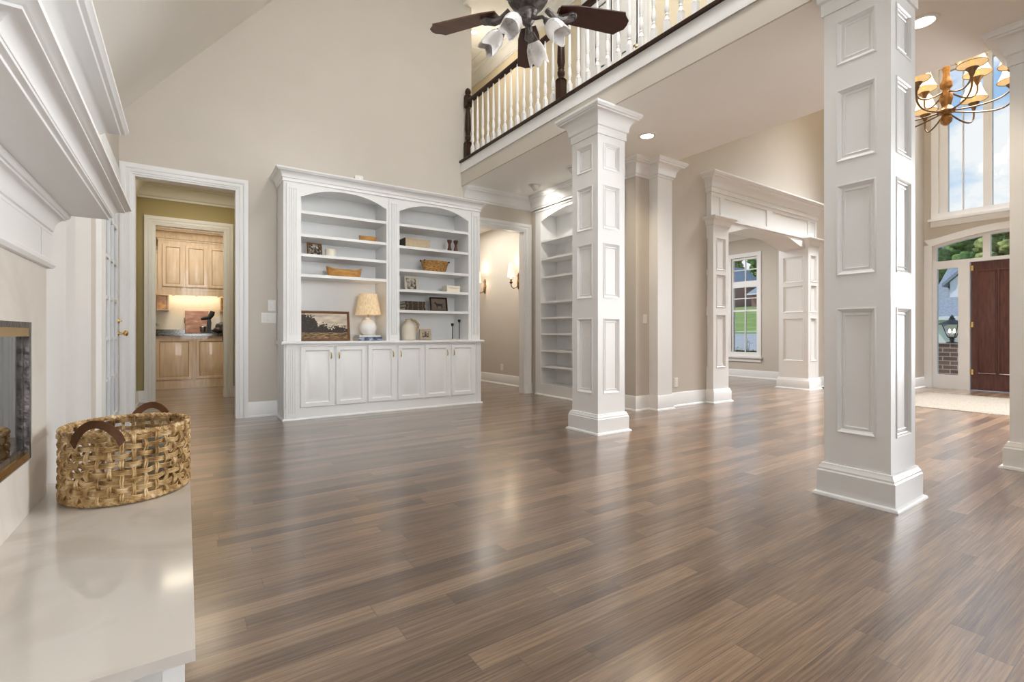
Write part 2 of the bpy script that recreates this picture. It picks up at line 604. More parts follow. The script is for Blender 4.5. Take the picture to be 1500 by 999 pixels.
    def casing(self, O, U, V, N, u0, u1, h, st):
        """door casing: closed profile of (outset, height) up one jamb, over the head, down the other"""
        O, U, V, N = Vector(O), Vector(U), Vector(V), Vector(N)
        pts, f = [], []
        n = len(st)
        for o, d in st:
            for a, b in ((u0-o, 0), (u0-o, h+o), (u1+o, h+o), (u1+o, 0)):
                pts.append(O+U*a+V*b+N*d)
        for k in range(n):
            l = (k+1) % n
            for q in range(3):
                f.append((k*4+q, k*4+q+1, l*4+q+1, l*4+q))
        f.append(tuple(k*4 for k in range(n)))
        f.append(tuple(k*4+3 for k in range(n-1, -1, -1)))
        return self.add(pts, f)

    def blob(self, c, r, sub=2, jit=0.25, sq=(1, 1, 1), seed=0):
        b = bmesh.new()
        bmesh.ops.create_icosphere(b, subdivisions=sub, radius=1.0)
        rg = random.Random(seed)
        b.verts.ensure_lookup_table()
        o = [v.co.copy() for v in b.verts]
        k = [1+jit*(rg.random()-0.5)*2 for _ in o]
        pts = [(c[0]+p.x*r*s*sq[0], c[1]+p.y*r*s*sq[1], c[2]+p.z*r*s*sq[2]) for p, s in zip(o, k)]
        fs = [tuple(v.index for v in f.verts) for f in b.faces]
        b.free()
        return self.add(pts, fs)

    def build(self, name, m, parent=None, loc=None, smooth=True, angle=32, **props):
        if parent is not None:
            org = Vector(parent['_o'])
        elif loc is not None:
            org = Vector(loc)
        else:
            lo = [min(p[i] for p in self.v) for i in range(3)]
            hi = [max(p[i] for p in self.v) for i in range(3)]
            org = Vector(((lo[0]+hi[0])/2, (lo[1]+hi[1])/2, lo[2]))
        me = bpy.data.meshes.new(name)
        me.from_pydata([tuple(p-org) for p in self.v], [], self.f)
        b = bmesh.new()
        b.from_mesh(me)
        bmesh.ops.recalc_face_normals(b, faces=b.faces)
        b.to_mesh(me)
        b.free()
        me.materials.append(m)
        if smooth:
            me.polygons.foreach_set('use_smooth', [True]*len(me.polygons))
            me.set_sharp_from_angle(angle=math.radians(angle))
        me.update()
        o = bpy.data.objects.new(name, me)
        COL.objects.link(o)
        o['_o'] = tuple(org)
        if parent is not None:
            o.parent = parent
        else:
            o.location = org
        for k, val in props.items():
            o[k] = val
        return o


def thing(name, label, cat, loc, group=None):
    o = bpy.data.objects.new(name, None)
    COL.objects.link(o)
    o.empty_display_size = 0.1
    o.location = loc
    o['_o'] = tuple(loc)
    o['label'] = label
    o['category'] = cat
    o['kind'] = 'thing'
    if group:
        o['group'] = group
    return o


def tag(o, label, cat, group=None):
    o['label'] = label
    o['category'] = cat
    o['kind'] = 'thing'
    if group:
        o['group'] = group
    return o


def dup(root, loc, label, rotz=None):
    """a copy of a thing with copies of its parts and sub-parts"""
    r = root.copy()
    COL.objects.link(r)
    r.location = loc
    if rotz is not None:
        r.rotation_euler = (0, 0, rotz)
    r['label'] = label
    for ch in list(root.children):
        c = ch.copy()
        COL.objects.link(c)
        c.parent = r
        for g in list(ch.children):
            d = g.copy()
            COL.objects.link(d)
            d.parent = c
    return r


def struct(mb, name, m, **k):
    o = mb.build(name, m, **k)
    o['kind'] = 'structure'
    return o


X_, Y_, Z_ = Vector((1, 0, 0)), Vector((0, 1, 0)), Vector((0, 0, 1))


def crown(zc, h, p):
    pr = [(0, zc-h), (0.10*p, zc-h), (0.10*p, zc-0.88*h), (0.20*p, zc-0.84*h)]
    for i in range(7):
        a = i/6*PI/2
        pr.append((0.22*p+0.56*p*(1-math.cos(a)), zc-0.80*h+0.52*h*math.sin(a)))
    pr += [(0.80*p, zc-0.22*h), (0.90*p, zc-0.20*h), (0.97*p, zc-0.12*h), (p, zc-0.10*h), (p, zc), (0, zc)]
    return pr


def base(h=0.17, t=0.018):
    return [(0, 0), (t+0.016, 0), (t+0.016, 0.008), (t+0.010, 0.019), (t, 0.022), (t, h-0.045), (t*0.75, h-0.03), (t*0.75, h-0.018), (t*0.35, h), (0, h)]


CAS = [(0, 0), (0, 0.016), (0.018, 0.019), (0.022, 0.024), (0.055, 0.022), (0.062, 0.030), (0.072, 0.034), (0.095, 0.038), (0.108, 0.038), (0.108, 0)]

# ------------------------------------------------------------------ the room shell
WB = 6.49          # back wall
WX = -0.58         # fireplace wall
def vz(x): return 4.003+1.195*x


m = MB()
m.box(-2.2, 12.2, -6.2, 12.0, -0.12, 0.0)
struct(m, 'floor', FLOOR, loc=(0, 0, 0))

# back wall with the kitchen-hall doorway and the alcove doorway
m = MB()
m.box(-1.6, -0.466, WB, WB+0.13, 0, 2.69)
m.box(0.503, 3.72, WB, WB+0.13, 0, 2.69)
m.box(4.652, 5.30, WB, WB+0.13, 0, 2.69)
m.prism([(-1.6, 2.69), (5.3, 2.69), (5.3, 3.23), (3.64, 3.23), (3.64, 6.6), (2.17, 6.6), (-0.7, 3.17), (-1.6, 3.17)], (0, WB, 0), X_, Z_, Y_, 0, 0.13)
struct(m, 'wall_back', WALL)

# fireplace wall, with the french door opening
m = MB()
m.box(WX-0.12, WX, -6.2, 5.05, 0, 3.25)
m.box(WX-0.12, WX, 6.14, WB, 0, 3.25)
m.box(WX-0.12, WX, 5.05, 6.14, 2.50, 3.25)
struct(m, 'wall_fireplace', WALL)
m = MB()
m.box(WX, -0.45, 0.75, 2.95, 0, 3.4)
struct(m, 'wall_chimney_breast', TRIM)

# vaulted ceiling and high flat ceiling
m = MB()
m.prism([(-0.75, vz(-0.75)), (2.173, 6.6), (12.2, 6.6), (12.2, 6.75), (2.11, 6.75), (-0.75, vz(-0.75)+0.18)], (0, -6.2, 0), X_, Z_, Y_, 0, 12.69)
struct(m, 'ceiling', CEIL)
# gallery ceiling with the loft floor above it
m = MB()
m.box(3.482, 5.26, -6.1, WB, 3.23, 3.55)
m.box(3.64, 5.26, WB, 9.6, 3.23, 3.55)
struct(m, 'ceiling_gallery', CEIL)
m = MB()
m.box(3.462, 3.482, -6.1, WB, 3.229, 3.43)
struct(m, 'trim_1', WALL)
m = MB()
m.box(3.449, 3.469, -6.1, WB, 3.432, 3.572)
struct(m, 'trim_2', TRIM)
m = MB()
m.prism([(3.425, 3.573), (3.425, 3.600), (3.435, 3.612), (3.62, 3.612), (3.62, 3.573)], (0, -6.1, 0), X_, Z_, Y_, 0, 12.59)
struct(m, 'trim_3', DARKWOOD)

# loft: wall along the walkway, ceiling, crown
m = MB()
m.box(4.66, 4.78, -6.1, 3.98, 3.55, 6.6)
m.box(4.66, 4.78, 4.98, 9.6, 3.55, 6.6)
m.box(4.66, 4.78, 3.98, 4.98, 5.62, 6.6)
m.box(3.64, 4.66, 9.5, 9.6, 3.55, 6.6)
struct(m, 'wall_loft', CREAM)
m = MB()
m.box(3.5, 4.66, -6.1, 9.5, 6.0, 6.08)
struct(m, 'ceiling_loft', CEIL)
m = MB()
m.sweep([(4.66, 9.5), (4.66, -6.1)], crown(6.0, 0.20, 0.16))
m.sweep([(3.64, 9.5), (4.66, 9.5)], crown(6.0, 0.20, 0.16))
struct(m, 'trim_4', TRIM)
m = MB()
m.box(3.53, 3.64, WB+0.13, 9.6, 3.55, 6.6)
struct(m, 'wall_loft_hall', CREAM)

# rear wall (behind the camera) with three windows the daylight comes through
m = MB()
for a, b in ((-0.75, -0.2), (2.9, 3.5), (4.9, 6.6), (9.8, 11.5)):
    m.box(a, b, -6.12, -6.0, 0, 6.6)
for a, b, z0, z1 in ((-0.2, 2.9, 0.4, 5.4), (3.5, 4.9, 0.5, 3.0), (6.6, 9.8, 0.6, 4.6)):
    m.box(a, b, -6.12, -6.0, 0, z0)
    m.box(a, b, -6.12, -6.0, z1, 6.6)
struct(m, 'wall_rear', WALL)

# hall behind the left doorway, second doorway, kitchen
m = MB()
m.box(-0.70, -0.58, WB+0.13, 8.75, 0, 3.2)
m.box(0.74, 0.86, WB+0.13, 8.75, 0, 3.2)
m.box(-1.6, -0.387, 8.75, 8.87, 0, 2.60)
m.box(0.512, 1.9, 8.75, 8.87, 0, 2.60)
m.box(-1.6, 1.9, 8.75, 8.87, 2.60, 3.2)
struct(m, 'wall_hall', OLIVE)
m = MB()
m.box(-0.6, 0.76, WB+0.13, 8.75, 3.2, 3.28)
struct(m, 'ceiling_hall', OLIVE)
m = MB()
m.sweep([(-0.58, WB+0.13), (-0.58, 8.75), (0.74, 8.75), (0.74, WB+0.13)], crown(3.2, 0.24, 0.15))
struct(m, 'trim_5', TRIM)
m = MB()
m.sweep([(-0.58, WB+0.14), (-0.58, 8.75), (-0.495, 8.75)], base())
m.sweep([(0.62, 8.75), (0.74, 8.75), (0.74, WB+0.14)], base())
struct(m, 'baseboard_hall', TRIM)
m = MB()
m.box(-1.7, -1.55, 8.87, 11.3, 0, 3.2)
m.box(1.8, 1.9, 8.87, 11.3, 0, 3.2)
struct(m, 'wall_kitchen_side', CREAM)
m = MB()
m.box(-1.6, 1.9, 11.2, 11.32, 0, 3.2)
struct(m, 'wall_kitchen', TILE)
m = MB()
m.box(-1.6, 1.9, 8.75, 11.3, 3.2, 3.28)
struct(m, 'ceiling_kitchen', CEIL)

# hall behind the alcove doorway
m = MB()
m.box(5.15, 5.25, WB+0.13, 10.5, 0, 3.23)
m.box(3.2, 3.3, WB+0.13, 10.5, 0, 3.23)
m.box(3.2, 5.25, 10.4, 10.5, 0, 3.23)
struct(m, 'wall_sconce_hall', WALL)
m = MB()
m.box(3.2, 5.25, WB+0.13, 10.5, 3.10, 3.22)
struct(m, 'ceiling_sconce_hall', CEIL)
m = MB()
m.sweep([(5.15, 10.4), (5.15, WB+0.13)], base(0.19))
struct(m, 'baseboard_sconce_hall', TRIM)

# alcove wall, the wall end and the long wall with the arch
m = MB()
m.box(4.79, 5.30, 4.24, 4.42, 0, 3.23)
m.box(4.79, 5.30, 6.36, WB, 0, 3.23)
m.box(5.14, 5.30, 4.42, 6.36, 0, 3.23)
m.box(4.79, 5.14, 4.42, 6.36, 2.98, 3.23)
struct(m, 'wall_alcove', WALL)
m = MB()
m.box(5.30, 6.58, 4.20, 4.48, 0, 2.72)
m.box(9.09, 10.62, 4.20, 4.48, 0, 2.72)
m.box(5.26, 10.62, 4.20, 4.48, 2.72, 6.6)
struct(m, 'wall_long', WALL)
m = MB()
m.box(10.1, 10.22, 3.13, 4.20, 0, 6.6)
m.box(10.22, 11.5, 3.13, 3.25, 0, 6.6)
struct(m, 'wall_foyer_side', WALL)

# dining room
m = MB()
for a, b in ((4.48, 5.80), (6.42, 8.6)):
    m.box(10.5, 10.64, a, b, 0, 3.3)
m.box(10.5, 10.64, 5.80, 6.42, 0, 0.48)
m.box(10.5, 10.64, 5.80, 6.42, 2.72, 3.3)
struct(m, 'wall_dining_front', WALL)
m = MB()
m.box(5.3, 10.5, 8.5, 8.6, 0, 3.3)
m.box(5.25, 5.35, 4.48, 8.6, 0, 3.3)
struct(m, 'wall_dining_side', WALL)
m = MB()
m.box(5.3, 10.64, 4.48, 8.6, 3.3, 3.38)
struct(m, 'ceiling_dining', CEIL)
m = MB()
m.sweep([(10.5, 8.5), (10.5, 4.48)], crown(3.3, 0.17, 0.14))
m.sweep([(5.35, 8.5), (10.5, 8.5)], crown(3.3, 0.17, 0.14))
m.sweep([(10.5, 4.48), (5.35, 4.48)], crown(3.3, 0.17, 0.14))
struct(m, 'trim_6', TRIM)
m = MB()
m.sweep([(5.35, 8.5), (10.5, 8.5), (10.5, 4.48), (9.55, 4.48)], base(0.17))
struct(m, 'baseboard_dining', TRIM)

# front wall of the foyer: door unit below, tall windows above
FX = 11.38
m = MB()
m.box(FX, FX+0.15, -6.1, -3.4, 0, 6.6)
m.box(FX, FX+0.15, 0.2, 1.00, 0, 6.6)
m.box(FX, FX+0.15, -3.4, 0.2, 0, 0.7)  # unseen window opening, added for the side fill lamp
m.box(FX, FX+0.15, -3.4, 0.2, 3.7, 6.6)
m.box(FX, FX+0.15, 3.03, 3.25, 0, 6.6)
m.box(FX, FX+0.15, 2.92, 3.03, 3.10, 6.6)
m.box(FX, FX+0.15, 1.00, 1.12, 3.10, 6.6)
m.box(FX, FX+0.15, 1.12, 2.92, 5.8, 6.6)
ar = []
for i in range(13):
    t = i/12
    y = 1.0+2.03*t
    ar.append((y, 2.60+0.16*math.sin(PI*t)))
ar += [(3.03, 3.10), (1.0, 3.10)]
m.prism(ar, (FX, 0, 0), Y_, Z_, X_, 0, 0.15)
struct(m, 'wall_front', WALL)

# baseboards and crowns of the big rooms
m = MB()
m.sweep([(0.61, WB), (0.925, WB)], base(0.18))
m.sweep([(4.77, WB), (4.79, WB)], base(0.18))
struct(m, 'baseboard_back', TRIM)
m = MB()
m.sweep([(WX, 3.9), (WX, 2.95), (-0.45, 2.95)][::-1], base(0.18))
m.sweep([(WX, 6.26), (WX, WB), (-0.574, WB)], base(0.18))
struct(m, 'baseboard_fireplace', TRIM)
m = MB()
m.sweep([(4.79, 4.42), (4.79, 4.24), (5.05, 4.24), (5.05, 4.10), (5.335, 4.10), (5.335, 4.20), (6.2, 4.20)], base(0.19))
m.sweep([(9.49, 4.20), (10.1, 4.20), (10.1, 3.13), (11.38, 3.13)], base(0.19))
struct(m, 'baseboard_long', TRIM)
m = MB()
m.sweep([(3.50, WB), (4.77, WB)], crown(3.23, 0.20, 0.15))
m.sweep([(4.77, WB), (4.77, 4.40), (4.79, 4.40), (4.79, 4.24), (5.05, 4.24), (5.05, 4.10), (5.335, 4.10), (5.335, 4.20)], crown(3.23, 0.21, 0.15))
struct(m, 'trim_7', TRIM)
m = MB()
m.box(5.05, 5.335, 4.10, 4.24, 0, 3.23)
struct(m, 'trim_8', TRIM)

# door casings and linings
def lining(m, x0, x1, y0, y1, h, t=0.02):
    m.box(x0, x0+t, y0, y1, 0, h)
    m.box(x1-t, x1, y0, y1, 0, h)
    m.box(x0+t, x1-t, y0, y1, h-t, h)


m = MB()
m.casing((0, WB, 0), X_, Z_, -Y_, -0.466, 0.503, 2.69, CAS)
lining(m, -0.466, 0.503, WB-0.005, WB+0.14, 2.69)
struct(m, 'trim_9', TRIM)
m = MB()
m.casing((0, WB+0.13, 0), X_, Z_, Y_, -0.466, 0.503, 2.69, CAS)
struct(m, 'trim_10', TRIM)
m = MB()
m.casing((0, 8.75, 0), X_, Z_, -Y_, -0.387, 0.512, 2.60, CAS)
lining(m, -0.387, 0.512, 8.745, 8.88, 2.60)
struct(m, 'trim_11', TRIM)
m = MB()
m.casing((0, WB, 0), X_, Z_, -Y_, 3.72, 4.652, 2.69, CAS)
lining(m, 3.72, 4.652, WB-0.005, WB+0.14, 2.69)
struct(m, 'trim_12', TRIM)


# ------------------------------------------------------------------ french door in the fireplace wall
m = MB()
m.box(WX-0.001, WX+0.034, 4.94, 5.055, 0, 2.5)
m.box(WX-0.001, WX+0.038, 4.92, 6.20, 2.5, 2.62)
m.box(WX-0.02, WX+0.04, 3.80, 4.14, 0, 2.6)
m.box(WX-0.02, WX+0.03, 4.14, 4.46, 0, 2.6)
m.box(WX-0.12, WX, 5.05, 5.07, 0, 2.5)
m.box(WX-0.12, WX, 6.12, 6.14, 0, 2.5)
struct(m, 'trim_13', TRIM)
d1 = thing('door_1', 'white french door with glass panes and a brass knob beside the fireplace', 'door', (WX-0.03, 5.6, 0))
d1['kind'] = 'structure'
y0, y1 = 5.075, 6.115
m = MB()
xa, xb = WX-0.008, WX+0.034
m.box(xa, xb, y0, y0+0.12, 0.01, 2.48)
m.box(xa, xb, y1-0.12, y1, 0.01, 2.48)
m.box(xa, xb, y0+0.12, y1-0.12, 0.01, 0.25)
m.box(xa, xb, y0+0.12, y1-0.12, 2.36, 2.48)
for k in (1, 2):
    y = y0+0.12+(y1-y0-0.24)*k/3
    m.box(xa, xb, y-0.013, y+0.013, 0.25, 2.36)
for k in range(1, 6):
    z = 0.25+2.11*k/6
    m.box(xa+0.004, xb-0.004, y0+0.12, y1-0.12, z-0.013, z+0.013)
m.build('door_frame', TRIM, d1)
m = MB()
m.box(WX+0.010, WX+0.014, y0+0.12, y1-0.12, 0.25, 2.36)
m.build('glass_panes', GLASS, d1)
m = MB()
m.lathe((WX+0.033, 6.05, 1.0), [(0.03, 0), (0.03, 0.006), (0.012, 0.012), (0.011, 0.04), (0.024, 0.05), (0.029, 0.062), (0.024, 0.075), (0, 0.08)], 16, (1, 0, 0))
m.build('knob', BRASS, d1, label='polished brass knob')
m = MB()
m.lathe((WX+0.033, 6.05, 1.12), [(0.026, 0), (0.024, 0.012), (0.01, 0.014), (0.008, 0.03), (0, 0.032)], 16, (1, 0, 0))
m.build('deadbolt', BRASS, d1, label='brass deadbolt')

# ------------------------------------------------------------------ fireplace
XS, ZH = -0.417, 0.42
fp = thing('fireplace', 'white mantel fireplace with pale stone surround above the raised hearth', 'fireplace', (-0.3, 1.7, 0))
hh = thing('raised_hearth', 'raised hearth with polished cream stone top under the woven basket', 'hearth', (-0.2, 1.8, 0))
m = MB()
m.box(-0.447, 0.015, 1.06, 2.535, ZH-0.022, ZH)
m.build('hearth_slab', HEARTH, hh, label='polished cream stone hearth slab')
m = MB()
m.box(-0.447, -0.035, 1.095, 2.50, 0.001, ZH-0.022)
m.box(-0.035, -0.002, 1.078, 2.52, 0, ZH-0.022)
m.build('hearth_base', TRIM, hh)
m = MB()
fy0, fy1, fz0, fz1 = 1.28, 2.19, 0.592, 1.035
m.box(-0.45, XS, 1.05, 2.385, ZH+0.0005, fz0)
m.box(-0.45, XS, 1.05, fy0, fz0, fz1)
m.box(-0.45, XS, fy1, 2.385, fz0, fz1)
m.box(-0.45, XS, 1.05, 2.385, fz1, 1.25)
m.build('stone_surround', STONE, fp, label='pale limestone slab surround')
# firebox: dark recess front, frame, brass rails, smoked glass
m = MB()
m.box(-0.449, -0.444, fy0, fy1, fz0, fz1)
m.build('firebox', BLACK, fp)
m = MB()
m.ring((-0.444, 0, 0), Y_, Z_, X_, (fy0, fy1, fz0, fz1), [(0, 0), (0, 0.025), (0.022, 0.025), (0.022, 0.012), (0.038, 0.012), (0.038, 0)])
m.build('firebox_frame', PEWTER, fp, label='black metal firebox frame')
m = MB()
m.box(-0.438, -0.418, fy0+0.03, fy1-0.03, fz0+0.004, fz0+0.026)
m.box(-0.438, -0.418, fy0+0.03, fy1-0.03, fz1-0.045, fz1-0.018)
m.build('brass_rail', BRASS, fp, label='polished brass rails above and below the glass')
m = MB()
m.box(-0.436, -0.434, fy0+0.03, fy1-0.03, fz0+0.026, fz1-0.045)
g = m.build('glass_door', SMOKED, fp, label='smoked glass fire doors')
m = MB()
m.box(-0.434, -0.428, 1.73, 1.745, fz0+0.026, fz1-0.045)
m.build('glass_door_post', BLACK, g)
# frieze blocks, bed moulding and crown under the mantel
m = MB()
m.box(-0.45, XS+0.012, 1.05, 2.24, 1.262, 1.42)
m.box(-0.45, XS+0.012, 2.246, 2.388, 1.262, 1.42)
m.build('frieze', TRIM, fp)
m = MB()
m.sweep([(-0.45, 1.05), (XS, 1.05), (XS, 2.39), (-0.45, 2.39)], [(0, 1.235), (0.014, 1.235), (0.022, 1.245), (0.022, 1.258), (0.012, 1.266), (0, 1.266)])
m.build('frieze_bead', TRIM, fp)
m = MB()
m.sweep([(-0.45, 1.05), (XS+0.008, 1.05), (XS+0.008, 2.39), (-0.45, 2.39)], crown(1.442, 0.085, 0.05))
m.build('bed_moulding', TRIM, fp)
# mantel shelf: a deep cove all the way round its front and ends
my0, my1 = 1.05, 2.44
m = MB()
pr = [(-0.2, 1.442), (0, 1.442), (0, 1.449), (0.010, 1.451), (0.010, 1.458)]
for i in range(8):
    a = i/7*PI/2
    pr.append((0.012+0.028*(1-math.cos(a)), 1.458+0.024*math.sin(a)))
pr += [(0.045, 1.483), (0.045, 1.488), (0.052, 1.490), (0.058, 1.495), (0.064, 1.497), (0.064, 1.507), (-0.2, 1.507)]
m.sweep([(-0.45, my0), (-0.247, my0), (-0.247, my1), (-0.45, my1)], pr)
m.build('mantel_shelf', TRIM, fp)
# overmantel panel with stiles and its own crown
m = MB()
m.box(-0.45, -0.325, 1.02, 2.41, 1.507, 1.83)
m.build('overmantel', TRIM, fp)
m = MB()
for a, b in ((1.02, 1.10), (1.66, 1.84), (2.32, 2.41)):
    m.box(-0.325, -0.308, a, b, 1.507, 1.83)
m.box(-0.325, -0.308, 1.02, 2.41, 1.507, 1.54)
m.box(-0.325, -0.308, 1.02, 2.41, 1.66, 1.83)
m.build('overmantel_frame', TRIM, fp)
m = MB()
m.sweep([(-0.45, 1.02), (-0.308, 1.02), (-0.308, 2.41), (-0.45, 2.41)], [(0, 1.69), (0.014, 1.69), (0.018, 1.70), (0.010, 1.706), (0.010, 1.714)] + crown(1.83, 0.112, 0.115)[1:])
m.build('overmantel_crown', TRIM, fp)

# ------------------------------------------------------------------ panelled columns
PANELS = [(0.395, 1.15), (1.35, 1.90), (2.04, 2.48), (2.63, 2.90)]


def panelled_shaft(m, x0, x1, y0, y1, z0, z1, panels, sides='wsen', e=0.075, d=0.015):
    m.box(x0+d, x1-d, y0+d, y1-d, z0, z1)
    S = {'s': ((x0, y0+d, 0), X_, -Y_, x1-x0), 'n': ((x0, y1-d, 0), X_, Y_, x1-x0), 'w': ((x0+d, y0, 0), Y_, -X_, y1-y0), 'e': ((x1-d, y0, 0), Y_, X_, y1-y0)}
    ed = min(e, (x1-x0)*0.2, )
    for s in 'wsen':
        O, U, N, w = S[s]
        O = Vector(O)
        e2 = min(e, w*0.2)
        a = d if s in 'sn' else 0      # corners belong to the w and e faces
        if s not in sides:
            m.prism([(a, z0), (w-a, z0), (w-a, z1), (a, z1)], O, U, Z_, N, 0, d)
            continue
        m.prism([(a, z0), (e2, z0), (e2, z1), (a, z1)], O, U, Z_, N, 0, d)
        m.prism([(w-e2, z0), (w-a, z0), (w-a, z1), (w-e2, z1)], O, U, Z_, N, 0, d)
        zs = [z0]+[z for p in panels for z in p]+[z1]
        for k in range(0, len(zs), 2):
            m.prism([(e2, zs[k]), (w-e2, zs[k]), (w-e2, zs[k+1]), (e2, zs[k+1])], O, U, Z_, N, 0, d)
        for p in panels:
            m.ring(O, U, Z_, N, (e2, w-e2, p[0], p[1]), [(0, 0), (0, d+0.004), (0.006, d+0.006), (0.012, d+0.002), (0.016, 0.010), (0.022, 0.007), (0.026, 0.0)])
            m.ring(O, U, Z_, N, (e2+0.036, w-e2-0.036, p[0]+0.036, p[1]-0.036), [(0, 0), (0, 0.004), (0.004, 0.0065), (0.009, 0.004), (0.009, 0)])


def square(x0, x1, y0, y1):
    return [(x0, y0), (x1, y0), (x1, y1), (x0, y1)]


def column(name, label, x0, x1, y0, y1, zc, panels=PANELS, crownh=0.21, crownp=0.13):
    t = thing(name, label, 'column', ((x0+x1)/2, (y0+y1)/2, 0))
    m = MB()
    panelled_shaft(m, x0, x1, y0, y1, 0.0, zc, panels)
    m.build('shaft', TRIM, t)
    m = MB()
    m.sweep(square(x0, x1, y0, y1), [(0, 0), (0.05, 0), (0.05, 0.006), (0.045, 0.016), (0.034, 0.020), (0.030, 0.022), (0.030, 0.150), (0.024, 0.158), (0.024, 0.168), (0.014, 0.184), (0.012, 0.195), (0, 0.197)], closed=True)
    m.build('plinth', TRIM, t)
    m = MB()
    m.sweep(square(x0, x1, y0, y1), [(0, zc-crownh-0.05), (0.012, zc-crownh-0.05), (0.012, zc-crownh)]+crown(zc, crownh, crownp)[1:], closed=True)
    m.build('capital', TRIM, t)
    return t


column('panelled_column', 'white square panelled column in front of the alcove bookcase, below the dark newel post', 3.36, 3.74, 3.455, 3.835, 3.23)
column('panelled_column', 'white square panelled column nearest the camera, between the arch and the front door', 3.30, 3.68, 1.055, 1.40, 3.23)
column('panelled_column', 'white column cut by the picture edge, beside the front door and jute rug', 5.05, 5.45, 0.50, 0.89, 3.23)

# ------------------------------------------------------------------ cased arch to the dining room
ca = thing('cased_archway', 'white cased opening with panelled pilasters and crown, leading to the dining room', 'archway', (7.84, 4.2, 0))
AP = [(0.50, 1.27), (1.37, 1.85), (1.91, 2.38)]
for x0, x1 in ((6.24, 6.62), (9.05, 9.43)):
    m = MB()
    panelled_shaft(m, x0, x1, 4.09, 4.60, 0, 2.56, AP, sides='wse')
    q = m.build('pilaster', TRIM, ca)
    m = MB()
    m.sweep(square(x0, x1, 4.09, 4.60), [(0, 0), (0.05, 0), (0.05, 0.006), (0.045, 0.016), (0.030, 0.022), (0.030, 0.150), (0.022, 0.165), (0.012, 0.195), (0, 0.197)], closed=True)
    m.build('plinth', TRIM, q)
    m = MB()
    m.sweep(square(x0, x1, 4.09, 4.60), crown(2.67, 0.14, 0.09), closed=True)
    m.build('capital', TRIM, q)
hd = [(6.62, 2.50)]
for i in range(9):
    t = i/8
    hd.append((6.62+0.75*t, 2.50+0.14*(3*t*t-2*t*t*t)))
for i in range(9):
    t = i/8
    hd.append((8.30+0.75*t, 2.64-0.14*(3*t*t-2*t*t*t)))
hd += [(9.10, 2.50), (9.10, 2.61), (9.425, 2.61), (9.425, 3.06), (6.245, 3.06), (6.245, 2.61), (6.57, 2.61), (6.57, 2.50)]
m = MB()
m.prism(hd, (0, 4.14, 0), X_, Z_, Y_, 0, 0.42)
h = m.build('header', TRIM, ca)
m = MB()
m.prism([(6.24, 2.66), (9.43, 2.66), (9.43, 2.72), (6.24, 2.72)], (0, 4.14, 0), X_, Z_, -Y_, 0, 0.018)
m.prism([(6.24, 2.98), (9.43, 2.98), (9.43, 3.06), (6.24, 3.06)], (0, 4.14, 0), X_, Z_, -Y_, 0, 0.018)
for a, b in ((6.24, 6.28), (6.47, 6.56), (7.75, 7.92), (9.11, 9.20), (9.39, 9.43)):
    m.prism([(a, 2.72), (b, 2.72), (b, 2.98), (a, 2.98)], (0, 4.14, 0), X_, Z_, -Y_, 0, 0.018)
m.build('header_panel_frame', TRIM, ca)
m = MB()
m.sweep([(6.24, 4.20), (6.24, 4.122), (9.43, 4.122), (9.43, 4.20)], [(0, 3.03), (0.02, 3.03), (0.02, 3.06)]+crown(3.29, 0.22, 0.15)[1:])
m.build('crown', TRIM, ca)

# ------------------------------------------------------------------ built-in bookcase
BF = 6.03
bc = thing('built_in_bookcase', 'white built-in bookcase with two arched bays over six cupboard doors', 'bookcase', (2.22, 6.25, 0))
YB = WB-0.002
m = MB()
m.box(0.925, 3.52, 6.005, YB, 0.0, 0.872)
m.box(0.925, 3.52, 5.995, 6.005, 0.0, 0.132)
m.build('base_cabinet', TRIM, bc)
m = MB()
m.sweep([(0.925, YB), (0.925, 5.995), (3.52, 5.995), (3.52, YB)], [(0, 0), (0.02, 0), (0.02, 0.006), (0.012, 0.018), (0, 0.02)])
m.build('shoe_moulding', TRIM, bc)
m = MB()
m.prism([(5.955, 0.875), (5.948, 0.880), (5.948, 0.898), (5.955, 0.904), (YB, 0.904), (YB, 0.872), (5.955, 0.872)], (0.895, 0, 0), Y_, Z_, X_, 0, 2.655)
m.build('countertop', TRIM, bc)


def fluted(m, x0, x1, yf, z0, z1, t=0.022, n=4):
    m.box(x0, x1, yf, yf+t, z0, z0+0.07)
    m.box(x0, x1, yf, yf+t, z1-0.05, z1)
    w = (x1-x0-0.03)/n
    m.box(x0, x1, yf+0.010, yf+t, z0+0.07, z1-0.05)
    m.box(x0, x0+0.015, yf, yf+0.010, z0+0.07, z1-0.05)
    m.box(x1-0.015, x1, yf, yf+0.010, z0+0.07, z1-0.05)
    for k in range(1, n):
        x = x0+0.015+w*k
        m.box(x-0.005, x+0.005, yf, yf+0.010, z0+0.07, z1-0.05)


for a, b in ((0.945, 1.055), (3.435, 3.51)):
    m = MB()
    fluted(m, a, b, 5.983, 0.0, 0.872)
    m.build('base_pilaster', TRIM, bc)
for a, b in ((0.955, 1.075), (2.165, 2.275), (3.375, 3.49)):
    m = MB()
    fluted(m, a, b, BF-0.022, 0.904, 2.72)
    m.build('upper_pilaster', TRIM, bc)
